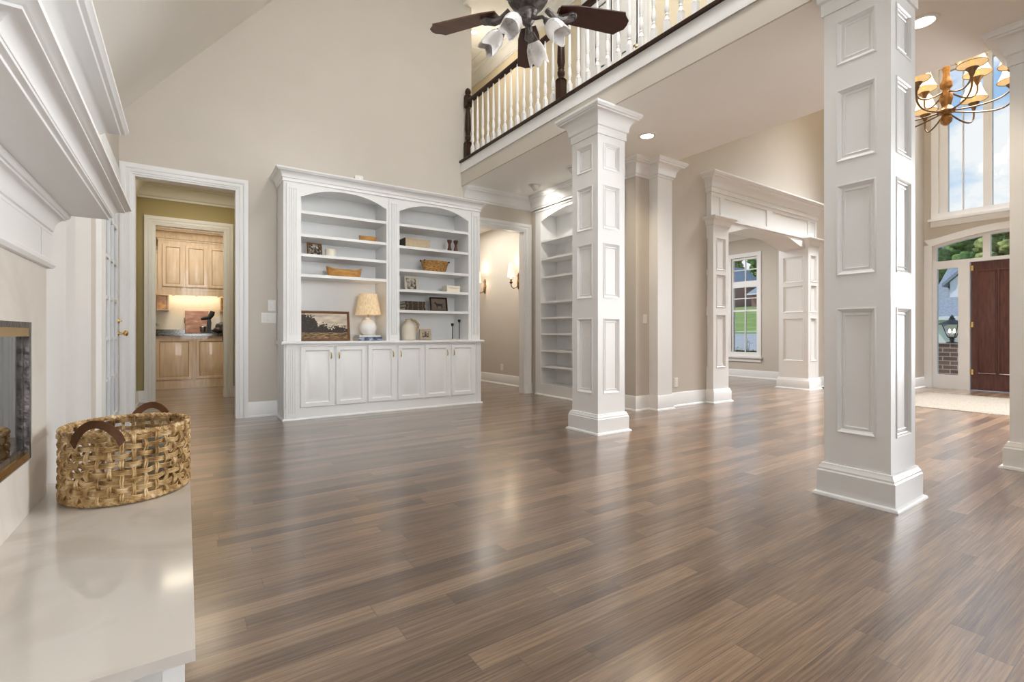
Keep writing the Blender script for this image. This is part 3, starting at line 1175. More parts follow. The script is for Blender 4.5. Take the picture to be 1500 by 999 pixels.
# upper carcass
m = MB()
m.box(0.925, 1.115, BF, YB, 0.904, 2.84)
m.box(2.135, 2.31, BF, YB, 0.904, 2.84)
m.box(3.335, 3.52, BF, YB, 0.904, 2.84)
m.box(0.925, 3.52, YB-0.02, YB, 0.904, 2.84)
m.box(1.115, 3.335, BF, YB, 2.74, 2.84)
m.build('carcass', TRIM, bc)
for a, b in ((1.115, 2.135), (2.31, 3.335)):
    m = MB()
    pl = [(a, 2.74), (a, 2.595), (a+0.02, 2.60)]
    for i in range(1, 16):
        t = i/16
        pl.append((a+0.02+(b-a-0.04)*t, 2.60+0.115*(1-abs(2*t-1)**2.3)))
    pl += [(b-0.02, 2.60), (b, 2.595), (b, 2.74)]
    m.prism(pl, (0, BF, 0), X_, Z_, Y_, 0, 0.03)
    m.build('arched_valance', TRIM, bc)
for (a, b), zs in (((1.115, 2.135), (2.437, 2.165, 1.935, 1.695)), ((2.31, 3.335), (2.437, 2.150, 1.845, 1.578, 1.306))):
    for z in zs:
        m = MB()
        m.box(a, b, BF+0.012, YB-0.02, z-0.034, z)
        m.build('shelf', TRIM, bc)
m = MB()
m.sweep([(0.925, YB), (0.925, BF), (3.52, BF), (3.52, YB)], [(0, 2.745), (0.010, 2.745), (0.014, 2.755), (0.008, 2.762)]+crown(2.888, 0.12, 0.085)[1:])
m.build('crown', TRIM, bc)
for k, (a, b) in enumerate(((1.099, 1.472), (1.496, 1.858), (1.884, 2.238), (2.274, 2.625), (2.654, 3.009), (3.041, 3.40))):
    m = MB()
    m.steps((0, 6.005, 0), X_, Z_, -Y_, (a, b, 0.135, 0.848), [(0, 0), (0, 0.016), (0.006, 0.024), (0.048, 0.024), (0.052, 0.020), (0.060, 0.008), (0.072, 0.007), (0.108, 0.022)])
    d = m.build('cupboard_door', TRIM, bc)
    hx = b-0.035 if k in (0, 2, 4) else a+0.035
    m = MB()
    m.tube([(hx, 5.985, 0.695), (hx, 5.965, 0.70), (hx, 5.960, 0.72), (hx, 5.962, 0.74), (hx, 5.970, 0.765), (hx, 5.985, 0.77)], [0.004, 0.005, 0.007, 0.007, 0.005, 0.004], 8)
    m.lathe((hx, 5.986, 0.695), [(0.008, 0), (0.008, 0.004), (0, 0.006)], 8, (0, -1, 0))
    m.lathe((hx, 5.986, 0.772), [(0.008, 0), (0.008, 0.004), (0, 0.006)], 8, (0, -1, 0))
    m.build('handle', BRASS, d, label='small brass pull')

# ------------------------------------------------------------------ things on the bookcase
CT = 0.905


def frame_at(name, label, cat, cx, y, z, w, h, lean, turn, border, fm, pm, t=0.018, group=None, matm=None):
    """picture leaning back: local x across, y back, z up"""
    r = thing(name, label, cat, (cx, y, z), group)
    M = Matrix.Translation((cx, y, z)) @ Matrix.Rotation(turn, 4, 'Z') @ Matrix.Rotation(-lean, 4, 'X')
    m = MB()
    m.M = M
    m.ring((0, 0, 0), X_, Z_, -Y_, (-w/2, w/2, 0, h), [(0, -t), (0, t*0.4), (border*0.25, t*0.7), (border*0.7, t*0.4), (border, 0), (border, -t)])
    m.build('frame', fm, r)
    b = border
    if matm:
        m = MB()
        m.M = M
        m.ring((0, 0, 0), X_, Z_, -Y_, (-w/2+b*0.9, w/2-b*0.9, b*0.9, h-b*0.9), [(0, -t*0.9), (0, -0.004), (0.03, -0.004), (0.03, -t*0.9)])
        m.build('mount', matm, r)
        b += 0.028
    m = MB()
    m.M = M
    m.prism([(-w/2+b*0.95, b*0.95), (w/2-b*0.95, b*0.95), (w/2-b*0.95, h-b*0.95), (-w/2+b*0.95, h-b*0.95)], (0, 0, 0), X_, Z_, -Y_, -t*0.9, -0.006)
    m.build('picture', pm, r)
    return r, M


def landscape():
    m, nt, N, L, p = nodes_of('landscape_painting')
    t = N.new('ShaderNodeTexCoord')
    s = N.new('ShaderNodeSeparateXYZ')
    L.new(t.outputs['Generated'], s.inputs[0])

    def ramp(src, stops):
        r = N.new('ShaderNodeValToRGB')
        e = r.color_ramp.elements
        while len(e) < len(stops):
            e.new(0.5)
        for i, (q, c) in enumerate(stops):
            e[i].position = q
            e[i].color = (*c, 1)
        L.new(src, r.inputs[0])
        return r.outputs[0]

    def noise(sc, st):
        g = N.new('ShaderNodeMapping')
        g.inputs['Scale'].default_value = st
        L.new(t.outputs['Generated'], g.inputs[0])
        n = N.new('ShaderNodeTexNoise')
        n.inputs['Scale'].default_value = sc
        n.inputs['Detail'].default_value = 5
        L.new(g.outputs[0], n.inputs[0])
        return n.outputs['Fac']

    def M(op, a, b):
        n = N.new('ShaderNodeMath')
        n.operation = op
        for i, v in enumerate((a, b)):
            if isinstance(v, (int, float)):
                n.inputs[i].default_value = v
            else:
                L.new(v, n.inputs[i])
        return n.outputs[0]

    def mix(f, a, b):
        x = N.new('ShaderNodeMix')
        x.data_type = 'RGBA'
        L.new(f, x.inputs[0])
        L.new(a, x.inputs[6])
        L.new(b, x.inputs[7])
        return x.outputs[2]
    sky = ramp(noise(3, (1, 1, 2)), [(0.35, (0.40, 0.33, 0.25)), (0.65, (0.70, 0.62, 0.50))])
    trees = ramp(noise(14, (2, 1, 1)), [(0.40, (0.008, 0.006, 0.003)), (0.70, (0.050, 0.028, 0.012))])
    ground = ramp(noise(6, (1.5, 1, 8)), [(0.38, (0.02, 0.013, 0.006)), (0.52, (0.20, 0.11, 0.035)), (0.64, (0.42, 0.30, 0.16))])
    # tree line: tall mass on the left, lower clumps to the right
    left = ramp(s.outputs['X'], [(0.0, (1.0,)*3), (0.26, (0.86,)*3), (0.36, (0.52,)*3), (0.50, (0.60,)*3), (0.58, (0.42,)*3), (0.78, (0.52,)*3), (1.0, (0.40,)*3)])
    top = M('ADD', left, M('MULTIPLY', M('SUBTRACT', noise(11, (2.2, 1, 1.2)), 0.5), 0.75))
    tm = M('LESS_THAN', s.outputs['Z'], top)
    gm = M('LESS_THAN', s.outputs['Z'], M('ADD', 0.20, M('MULTIPLY', noise(4, (2, 1, 1)), 0.1)))
    c = mix(gm, mix(tm, sky, trees), ground)
    L.new(c, p.inputs['Base Color'])
    p.inputs['Roughness'].default_value = 0.4
    return m


frame_at('landscape_painting', 'brown framed landscape painting of dark trees leaning on the bookcase counter', 'painting', 1.435, 6.235, CT+0.003, 0.60, 0.37, 0.16, 0.0, 0.028, mat('brown_picture_frame', (0.16, 0.075, 0.03), 0.4, noise=(20, 0.3)), landscape())
# lamp on two books
bk = thing('book', 'white book on top of the blue book under the table lamp', 'book', (1.945, 6.22, CT+0.036), 'books under the table lamp')


def book(root, x0, x1, y0, y1, z0, z1, cover, spine='y'):
    m = MB()
    t = 0.003
    m.box(x0, x1, y0, y1, z0, z0+t)
    m.box(x0, x1, y0, y1, z1-t, z1)
    if spine == 'y':
        m.box(x0, x1, y0, y0+t, z0, z1)
    else:
        m.box(x0, x0+t, y0, y1, z0, z1)
    m.build('cover', cover, root)
    m = MB()
    e = 0.006
    if spine == 'y':
        m.box(x0+e, x1-e, y0+t, y1-e, z0+t, z1-t)
    else:
        m.box(x0+t, x1-e, y0+e, y1-e, z0+t, z1-t)
    m.build('pages', PAPER, root)


book(bk, 1.81, 2.085, 6.10, 6.33, CT+0.044, CT+0.070, CERAMIC)
bk = thing('book', 'thick blue marbled book lying under the white book and lamp', 'book', (1.945, 6.22, CT), 'books under the table lamp')
book(bk, 1.80, 2.10, 6.09, 6.34, CT, CT+0.044, BLUEBK)
lz = CT+0.070
tl = thing('table_lamp', 'white ceramic table lamp with glowing woven shade, standing on books', 'lamp', (1.955, 6.21, lz))
m = MB()
m.lathe((1.955, 6.21, lz), [(0.055, 0), (0.06, 0.004), (0.085, 0.03), (0.106, 0.075), (0.108, 0.11), (0.095, 0.155), (0.065, 0.185), (0.036, 0.197), (0.033, 0.215), (0.038, 0.225), (0.02, 0.228), (0, 0.228)], 24)
m.build('lamp_base', CERAMIC, tl)
m = MB()
m.cyl((1.955, 6.21, lz+0.226), (1.955, 6.21, lz+0.29), 0.010, n=10)
m.lathe((1.955, 6.21, lz+0.285), [(0.016, 0), (0.018, 0.02), (0.016, 0.045), (0, 0.046)], 10)
m.build('lamp_neck', BRASS, tl)
RATSH = ramp_noise('lit_rattan_shade', 40, (3, 3, 0.4), [(0.35, (0.62, 0.44, 0.24)), (0.65, (0.82, 0.68, 0.46))], 0.7, 3)
pp = RATSH.node_tree.nodes['Principled BSDF']
pp.inputs['Emission Color'].default_value = (1.0, 0.72, 0.40, 1)
pp.inputs['Emission Strength'].default_value = 0.12
m = MB()
n = 40
sh = []
for k, (r, z) in enumerate(((0.160, 0.265), (0.148, 0.33), (0.128, 0.44), (0.112, 0.53))):
    sh.append([(1.955+(r+0.003*(i % 2))*math.cos(2*PI*i/n), 6.21+(r+0.003*(i % 2))*math.sin(2*PI*i/n), lz+z) for i in range(n)])
m.add([p for q in sh for p in q], [(k*n+i, k*n+(i+1) % n, k*n+n+(i+1) % n, k*n+n+i) for k in range(3) for i in range(n)])
m.tube([(1.955+0.161*math.cos(a), 6.21+0.161*math.sin(a), lz+0.265) for a in [2*PI*i/32 for i in range(32)]], 0.004, 5, True)
m.tube([(1.955+0.113*math.cos(a), 6.21+0.113*math.sin(a), lz+0.53) for a in [2*PI*i/32 for i in range(32)]], 0.004, 5, True)
m.build('lamp_shade', RATSH, tl, label='tapered woven rattan shade')
m = MB()
m.blob((1.955, 6.21, lz+0.385), 0.03, 2, 0, (1, 1, 1.25))
m.build('bulb', LIT, tl)
lamp('POINT', (1.955, 6.21, lz+0.47), 0.15, WARM, radius=0.04, name='table_lamp_light')


def trough(name, label, cx, y, z, L_, W_, H_, lift=0.02):
    """carved wooden bowl: long oval with a hollow"""
    m = MB()
    n, rings = 28, []
    for s, zz, up in ((0.80, 0, 0), (0.90, 0.25, 0), (0.98, 0.80, 1), (1.0, 1.0, 1), (0.93, 1.0, 1), (0.84, 0.5, .3), (0.65, 0.2, 0)):
        R = []
        for i in range(n):
            a = 2*PI*i/n
            c, q = math.cos(a), math.sin(a)
            ex = 0.75
            px = math.copysign(abs(c)**ex, c)*L_/2*s
            py = math.copysign(abs(q)**ex, q)*W_/2*s
            R.append((cx+px, y+py, z+H_*zz+lift*up*abs(c)**3))
        rings.append(R)
    k = len(rings)
    m.add([p for q in rings for p in q], [(a*n+i, a*n+(i+1) % n, a*n+n+(i+1) % n, a*n+n+i) for a in range(k-1) for i in range(n)]+[tuple(range(n-1, -1, -1)), tuple(range((k-1)*n, k*n))])
    o = m.build(name, BOWLW, loc=(cx, y, z))
    return tag(o, label, 'bowl')


trough('dough_bowl', 'long wooden dough bowl on the lowest shelf of the left bay', 1.655, 6.22, 1.696, 0.44, 0.17, 0.10, 0.03)
trough('dough_bowl', 'short wooden dough bowl near the top of the left bay', 1.955, 6.22, 2.166, 0.23, 0.14, 0.075, 0.012)
frame_at('photo_frame', 'gilt framed black and white photo beside the white candle', 'picture', 1.31, 6.22, 1.938, 0.175, 0.165, 0.16, 0.18, 0.014, GOLD, PHOTO1)
m = MB()
m.lathe((1.485, 6.21, 1.936), [(0.052, 0), (0.060, 0.008), (0.062, 0.09), (0.060, 0.10), (0.053, 0.102), (0.051, 0.085), (0, 0.083)], 20)
tag(m.build('candle_jar', IVORY), 'ivory candle jar beside the gilt photo frame', 'candle')
# right bay
t = thing('keepsake_box', 'tan book shaped box with dark spine on the upper right shelf', 'box', (2.60, 6.22, 2.151))
m = MB()
m.box(2.435, 2.78, 6.13, 6.33, 2.151, 2.262)
m.build('box_body', BEIGEBK, t)
m = MB()
m.box(2.43, 2.785, 6.125, 6.335, 2.262, 2.276)
m.build('lid', BEIGEBK, t)
m = MB()
m.box(2.422, 2.4335, 6.125, 6.335, 2.151, 2.278)
m.build('spine', BLACKBK, t, label='dark brown leather spine')
for x, la in ((3.125, 'left'), (3.225, 'right')):
    m = MB()
    m.lathe((x, 6.21, 2.151), [(0.038, 0), (0.038, 0.012), (0.034, 0.03), (0.022, 0.075), (0.017, 0.11), (0.022, 0.135), (0.032, 0.15), (0.034, 0.18), (0.022, 0.182), (0.018, 0.165), (0, 0.165)], 16)
    tag(m.build('wooden_candlestick', mat('walnut_turned', (0.10, 0.035, 0.02), 0.4, noise=(10, 0.2))), 'dark turned wooden candlestick, %s one of the pair above the woven basket' % la, 'candlestick', 'pair of wooden candlesticks')
t = thing('woven_bowl', 'oblong woven rattan bowl with dark knobs on the middle right shelf', 'basket', (2.90, 6.22, 1.846))
m = MB()
n = 36
rings = []
for s, z, w in ((0.72, 0.0, 0), (0.78, 0.03, 1), (0.83, 0.06, 0), (0.88, 0.09, 1), (0.93, 0.12, 0), (1.0, 0.155, 1), (0.96, 0.16, 0), (0.84, 0.09, 0), (0.68, 0.02, 0)):
    rings.append([(2.90+(0.205*s+0.004*((i+w) % 2))*math.cos(2*PI*i/n), 6.22+(0.12*s+0.004*((i+w) % 2))*math.sin(2*PI*i/n), 1.846+z) for i in range(n)])
k = len(rings)
m.add([p for q in rings for p in q], [(a*n+i, a*n+(i+1) % n, a*n+n+(i+1) % n, a*n+n+i) for a in range(k-1) for i in range(n)]+[tuple(range(n)), tuple(range((k-1)*n, k*n))])
m.build('woven_body', RATTAN, t)
for x, y in ((2.72, 6.16), (2.70, 6.25), (3.10, 6.18)):
    m = MB()
    m.blob((x, y, 1.846+0.158), 0.014, 2, 0)
    m.build('knob', BLACKBK, t)
frame_at('photo_frame', 'pale framed sketch leaning at the left of the shelf above the black books', 'picture', 2.57, 6.24, 1.582, 0.20, 0.20, 0.20, 0.15, 0.022, IVORY, PHOTO2)
t = thing('keepsake_box', 'small cream lidded box on the shelf above the dog picture', 'box', (3.15, 6.21, 1.579))
m = MB()
m.box(3.05, 3.255, 6.14, 6.28, 1.579, 1.64)
m.build('box_body', IVORY, t)
m = MB()
m.box(3.046, 3.259, 6.136, 6.284, 1.6405, 1.672)
m.build('lid', IVORY, t)
for k, (a, b, la) in enumerate(((2.42, 2.71, 'bottom'), (2.43, 2.70, 'middle'), (2.42, 2.705, 'top'))):
    z = 1.307+0.041*k
    bk = thing('book', 'black book with gilt bands, %s one of the stack of three' % la, 'book', ((a+b)/2, 6.2, z), 'stack of black books')
    book(bk, a, b, 6.11, 6.31, z, z+0.040, BLACKBK)
    for q in (0.12, 0.35, 0.65, 0.88):
        m = MB()
        x = a+(b-a)*q
        m.box(x-0.004, x+0.004, 6.1085, 6.11, z+0.003, z+0.037)
        m.build('gilt_band', GOLD, bk)
r, M = frame_at('dog_picture', 'dark framed picture of a standing dog on the shelf beside black books', 'picture', 2.975, 6.23, 1.309, 0.27, 0.20, 0.14, 0.06, 0.020, DARKWOOD, ramp_noise('brown_tone_print', 6, (1, 1, 1), [(0.3, (0.13, 0.10, 0.075)), (0.7, (0.25, 0.20, 0.15))], 0.5))
dog = [(-0.060, 0.105), (-0.070, 0.118), (-0.066, 0.128), (-0.055, 0.136), (-0.046, 0.130), (-0.038, 0.118), (-0.02, 0.112), (0.02, 0.110), (0.045, 0.112), (0.056, 0.104), (0.068, 0.122), (0.066, 0.106), (0.056, 0.090), (0.058, 0.065), (0.052, 0.052), (0.056, 0.038), (0.046, 0.038), (0.040, 0.066), (0.030, 0.078), (0.0, 0.074), (-0.022, 0.072), (-0.026, 0.038), (-0.034, 0.038), (-0.034, 0.07), (-0.044, 0.092), (-0.05, 0.104)]
m = MB()
m.M = M
m.prism(dog, (0, 0, 0), X_, Z_, -Y_, -0.0059, -0.0045)
m.build('dog_silhouette', BLACKBK, r)
t = thing('stoneware_jug', 'cream stoneware jug with thick rope handle on the bookcase counter', 'jug', (2.505, 6.21, CT))
m = MB()
m.lathe((2.505, 6.21, CT), [(0.092, 0), (0.098, 0.01), (0.100, 0.06), (0.098, 0.16), (0.088, 0.20), (0.06, 0.235), (0.040, 0.25), (0.036, 0.27), (0.042, 0.285), (0.034, 0.287), (0.030, 0.27), (0, 0.265)], 26)
m.build('jug_body', CREAMJ, t)
m = MB()
for ph in (0, PI):
    pts = []
    for i in range(40):
        q = i/39
        a = PI*1.02*q
        cx, cz = 2.555+0.0, CT+0.19
        x = 2.525+0.105*math.sin(a)*1.0
        z = CT+0.285-0.235*q+0.03*math.sin(a)
        pts.append((x+0.010*math.cos(14*q+ph), 6.195+0.010*math.sin(14*q+ph)-0.02*math.sin(a), z))
    m.tube(pts, 0.012, 7)
m.build('rope_handle', mat('pale_rope', (0.48, 0.36, 0.20), 0.8, noise=(60, 0.3)), t, label='twisted pale rope handle')
frame_at('photo_frame', 'small square pale wood frame with monochrome print beside the jug', 'picture', 2.72, 6.12, CT+0.003, 0.165, 0.150, 0.18, 0.0, 0.036, mat('pale_wood_frame', (0.42, 0.34, 0.24), 0.6, noise=(20, 0.12)), PHOTO1)
for x, h, la in ((3.165, 0.235, 'shorter'), (3.275, 0.29, 'taller')):
    t = thing('iron_candlestick', 'slim black iron candlestick, the %s of two on the counter' % la, 'candlestick', (x, 6.20, CT), 'two black candlesticks on the counter')
    m = MB()
    m.lathe((x, 6.20, CT), [(0.05, 0), (0.052, 0.006), (0.046, 0.012), (0.01, 0.014), (0, 0.014)], 20)
    m.build('foot', IVORY, t, label='pale round foot')
    m = MB()
    m.lathe((x, 6.20, CT+0.012), [(0.010, 0), (0.006, 0.015), (0.0055, h-0.06), (0.012, h-0.05), (0.020, h-0.035), (0.021, h-0.012), (0.013, h-0.010), (0, h-0.02)], 12)
    m.build('stem', IRON, t)
t = thing('motion_sensor', 'small white sensor box standing on top of the bookcase crown', 'sensor', (1.80, 6.10, 2.889))
m = MB()
m.prism([(-0.05, 0), (0.05, 0), (0.05, 0.075), (0.04, 0.085), (-0.04, 0.085), (-0.05, 0.075)], (1.80, 6.07, 2.889), X_, Z_, Y_, 0, 0.06)
m.build('sensor_body', PLASTIC, t)
m = MB()
m.lathe((1.80, 6.07, 2.93), [(0.022, 0), (0.020, 0.006), (0, 0.010)], 14, (0, -1, 0))
m.build('sensor_lens', CERAMIC, t)


# ------------------------------------------------------------------ wall plates
def plate(name, label, cat, O, U, N, w, h, kind):
    O = Vector(O)
    t = thing(name, label, cat, tuple(O))
    m = MB()
    m.steps(O, U, Z_, N, (-w/2, w/2, -h/2, h/2), [(0, 0), (0, 0.003), (0.004, 0.006)])
    m.build('plate', PLASTIC, t)
    if kind == 'outlet':
        for z in (-0.02, 0.02):
            m = MB()
            m.steps(O, U, Z_, N, (-0.016, 0.016, z-0.014, z+0.014), [(0, 0.0055), (0.001, 0.008)])
            m.build('socket', PLASTIC, t)
    else:
        for k in range(kind):
            u = (k-(kind-1)/2)*0.046
            m = MB()
            m.steps(O, U, Z_, N, (u-0.016, u+0.016, -0.033, 0.033), [(0, 0.0055), (0.001, 0.009), (0.004, 0.010)])
            m.build('rocker', PLASTIC, t)


plate('light_switch', 'single white switch plate, above the wide one left of the bookcase', 'light switch', (0.865, WB, 1.335), X_, -Y_, 0.085, 0.135, 1)
plate('light_switch', 'wide white three-gang switch plate left of the bookcase', 'light switch', (0.835, WB, 1.185), X_, -Y_, 0.17, 0.125, 3)
plate('light_switch', 'white switch plate on the wall end right of the middle column', 'light switch', (4.965, 4.24, 1.185), X_, -Y_, 0.075, 0.12, 1)
plate('wall_outlet', 'white outlet low on the long wall left of the arch', 'outlet', (5.55, 4.20, 0.325), X_, -Y_, 0.08, 0.125, 'outlet')
plate('wall_outlet', 'white outlet low on the wall under the brass sconces', 'outlet', (5.15, 7.96, 0.33), Y_, -X_, 0.08, 0.125, 'outlet')

# ------------------------------------------------------------------ alcove bookcase
AX = 4.77
ab = thing('alcove_bookcase', 'tall white arched bookcase with empty shelves built into the alcove', 'bookcase', (4.95, 5.39, 0))
AY0, AY1 = 4.50, 6.22
m = MB()
m.box(4.79, 5.12, AY0-0.03, AY0, 0, 2.97)
m.box(4.79, 5.12, AY1, AY1+0.03, 0, 2.97)
m.box(5.10, 5.12, AY0, AY1, 0, 2.97)
m.box(4.79, 5.10, AY0, AY1, 2.93, 2.97)
m.build('carcass', TRIM, ab)
m = MB()
m.box(AX, 4.79, 4.425, AY0, 0, 2.97)
m.box(AX, 4.79, AY1, 6.355, 0, 2.97)
m.box(AX, 4.79, AY0, AY1, 0, 0.18)
pl = [(AY0, 2.97), (AY0, 2.80)]
for i in range(17):
    t = i/16
    pl.append((AY0+(AY1-AY0)*t, 2.80+0.13*(1-abs(2*t-1)**2.3)))
pl += [(AY1, 2.80), (AY1, 2.97)]
m.prism(pl, (AX, 0, 0), Y_, Z_, X_, 0, 0.02)
m.build('face_frame', TRIM, ab)
m = MB()
m.sweep([(AX, 6.355), (AX, 4.425)], [(0, 2.985), (0, 2.97), (0.012, 2.97), (0.016, 2.98), (0.010, 3.0), (0, 3.0)])
m.build('head_bead', TRIM, ab)
m = MB()
m.sweep([(AX, 6.355), (AX, 4.425)], [(0, 0), (0.018, 0), (0.018, 0.006), (0.010, 0.018), (0, 0.02)])
m.build('shoe_moulding', TRIM, ab)
for z in (0.18, 0.475, 0.73, 1.0, 1.255, 1.51, 1.91, 2.205, 2.495):
    m = MB()
    m.box(AX+0.012, 5.10, AY0, AY1, z-0.03, z)
    m.build('shelf', TRIM, ab)

# ------------------------------------------------------------------ balcony railing
RX = 3.53
RZ = 3.612
rl = thing('balcony_railing', 'loft railing with dark handrail and newels over white turned balusters', 'railing', (RX, 2.0, RZ))


def newel(y):
    m = MB()
    m.box(RX-0.045, RX+0.045, y-0.045, y+0.045, RZ, RZ+0.26)
    m.lathe((RX, y, RZ+0.26), [(0.062, -0.005), (0.040, 0.02), (0.030, 0.03), (0.042, 0.06), (0.044, 0.09), (0.034, 0.115), (0.040, 0.125), (0.034, 0.135), (0.046, 0.20), (0.040, 0.40), (0.030, 0.50), (0.040, 0.515), (0.030, 0.53), (0.045, 0.56)], 14)
    m.box(RX-0.045, RX+0.045, y-0.045, y+0.045, RZ+0.80, RZ+0.96)
    m.lathe((RX, y, RZ+0.955), [(0.055, 0), (0.055, 0.012), (0.03, 0.03), (0.042, 0.05), (0.048, 0.075), (0.036, 0.11), (0.012, 0.13), (0, 0.135)], 14)
    m.build('newel_post', DARKWOOD, rl)


for y in (6.40, 4.22, 2.04):
    newel(y)
for a, b in ((4.265, 6.355), (2.085, 4.175)):
    m = MB()
    m.prism([(-0.026, 0.845), (0.026, 0.845), (0.034, 0.865), (0.034, 0.885), (0.022, 0.902), (-0.022, 0.902), (-0.034, 0.885), (-0.034, 0.865)], (RX, 0, RZ), X_, Z_, Y_, a, b)
    m.build('handrail', DARKWOOD, rl)
bal = None
ys = [6.40-2.18*k/15 for k in range(1, 15)]+[4.22-2.18*k/15 for k in range(1, 15)]
for y in ys:
    if bal is None:
        m = MB()
        o0 = (RX, y, RZ)
        m.box(RX-0.023, RX+0.023, y-0.023, y+0.023, RZ, RZ+0.15)
        m.lathe((RX, y, RZ+0.15), [(0.032, 0), (0.016, 0.03), (0, 0.03)], 4)
        m.lathe((RX, y, RZ+0.155), [(0.027, -0.002), (0.019, 0.025), (0.013, 0.04), (0.018, 0.052), (0.013, 0.066), (0.021, 0.085), (0.0225, 0.12), (0.017, 0.17), (0.013, 0.19), (0.017, 0.198), (0.013, 0.206), (0.020, 0.225), (0.0165, 0.42), (0.0095, 0.69)], 10)
        bal = m.build('baluster', TRIM, rl)
        y_first = y
    else:
        c = bal.copy()
        COL.objects.link(c)
        c.parent = rl
        c.location = (0, y-y_first, 0)

# loft door with casing
d2 = thing('door_2', 'white panelled door on the loft walkway behind the railing', 'door', (4.66, 4.48, 3.55))
d2['kind'] = 'structure'
m = MB()
m.steps((4.69, 0, 0), Y_, Z_, -X_, (3.98, 4.98, 3.55, 5.62), [(0, 0), (0, 0.02)])
for a, b in ((4.08, 4.44), (4.52, 4.88)):
    for c, d in ((3.75, 4.45), (4.58, 5.48)):
        m.steps((4.67, 0, 0), Y_, Z_, -X_, (a, b, c, d), [(0, 0), (0.01, 0.008), (0.03, -0.004), (0.06, 0.006)])
m.build('door_leaf', TRIM, d2)
m = MB()
m.casing((4.66, 0, 3.55), Y_, Z_, -X_, 3.98, 4.98, 2.07, CAS)
m.build('door_casing', TRIM, d2)
m = MB()
m.lathe((4.665, 4.07, 4.55), [(0.025, 0), (0.01, 0.01), (0.01, 0.04), (0.028, 0.055), (0, 0.08)], 12, (-1, 0, 0))
m.build('knob', BRASS, d2)
m = MB()
m.sweep([(4.66, 9.5), (4.66, 5.09)], base(0.14))
m.sweep([(4.66, 3.87), (4.66, -6.0)], base(0.14))
m2 = MB()
m2.v = [p+Vector((0, 0, 3.55)) for p in m.v]
m2.f = m.f
struct(m2, 'baseboard_loft', TRIM)

# ------------------------------------------------------------------ ceiling fan
FWD = Vector((0.5606, 0.8281, 0))
RGT = Vector((0.8281, -0.5606, 0))
FC = Vector((1.728, 2.381, 3.0))
fan = thing('ceiling_fan', 'ceiling fan with dark wood blades and four marbled glass tulip lights', 'ceiling fan', tuple(FC))


def pol(th, r, z=0.0):
    a = math.radians(th)
    return FC+FWD*(math.cos(a)*r)+RGT*(math.sin(a)*r)+Z_*z


m = MB()
m.lathe(FC, [(0, -0.125), (0.018, -0.125), (0.03, -0.115), (0.045, -0.085), (0.05, -0.06), (0.062, -0.045), (0.055, -0.03), (0.10, 0.0), (0.122, 0.03), (0.122, 0.10), (0.10, 0.13), (0.05, 0.15), (0.03, 0.17), (0.02, 0.20)], 24)
m.build('motor_housing', PEWTER, fan)
m = MB()
m.cyl(FC+Z_*0.18, (FC.x, FC.y, vz(FC.x)-0.06), 0.016, n=10)
m.build('downrod', PEWTER, fan)
m = MB()
m.lathe((FC.x, FC.y, vz(FC.x)-0.13), [(0.02, 0), (0.05, 0.01), (0.07, 0.05), (0.08, 0.12), (0.08, 0.24), (0, 0.24)], 20)
m.build('canopy', PEWTER, fan)
for th in (3, 75, 147, -69, -141):
    a = math.radians(th)
    r = FWD*math.cos(a)+RGT*math.sin(a)
    t = -FWD*math.sin(a)+RGT*math.cos(a)
    pit = math.radians(11)
    tt = t*math.cos(pit)+Z_*math.sin(pit)
    nn = r.cross(tt)
    if nn.z < 0:
        nn = -nn
    poly = [(0.20, -0.050), (0.30, -0.072), (0.615, -0.088), (0.628, -0.066), (0.645, -0.050), (0.662, -0.036), (0.668, 0), (0.662, 0.036), (0.645, 0.050), (0.628, 0.066), (0.615, 0.088), (0.30, 0.072), (0.20, 0.050)]
    m = MB()
    m.prism(poly, FC+Z_*-0.01, r, tt, nn, -0.004, 0.004)
    b = m.build('blade', PALEBLADE if th in (-69,) else BLADE, fan)  # left blade is paler than the others
    m = MB()
    irn = [FC+r*0.12+Z_*-0.005, FC+r*0.17+Z_*-0.045, FC+r*0.22+Z_*-0.050, FC+r*0.27+Z_*-0.030, FC+r*0.31+Z_*-0.018]
    m.tube(irn, [0.018, 0.022, 0.026, 0.028, 0.018], 10)
    m.lathe(FC+r*0.285-nn*0.034, [(0.030, 0), (0.034, 0.008), (0.030, 0.022), (0.02, 0.024)], 14, nn)
    m.tube([FC+r*0.285-nn*0.036+t*(0.022*math.cos(q))+r*(0.022*math.sin(q)) for q in [2*PI*i/14 for i in range(14)]], 0.007, 6, True)
    m.build('blade_iron', PEWTER, b, label='antique pewter scrolled blade bracket')
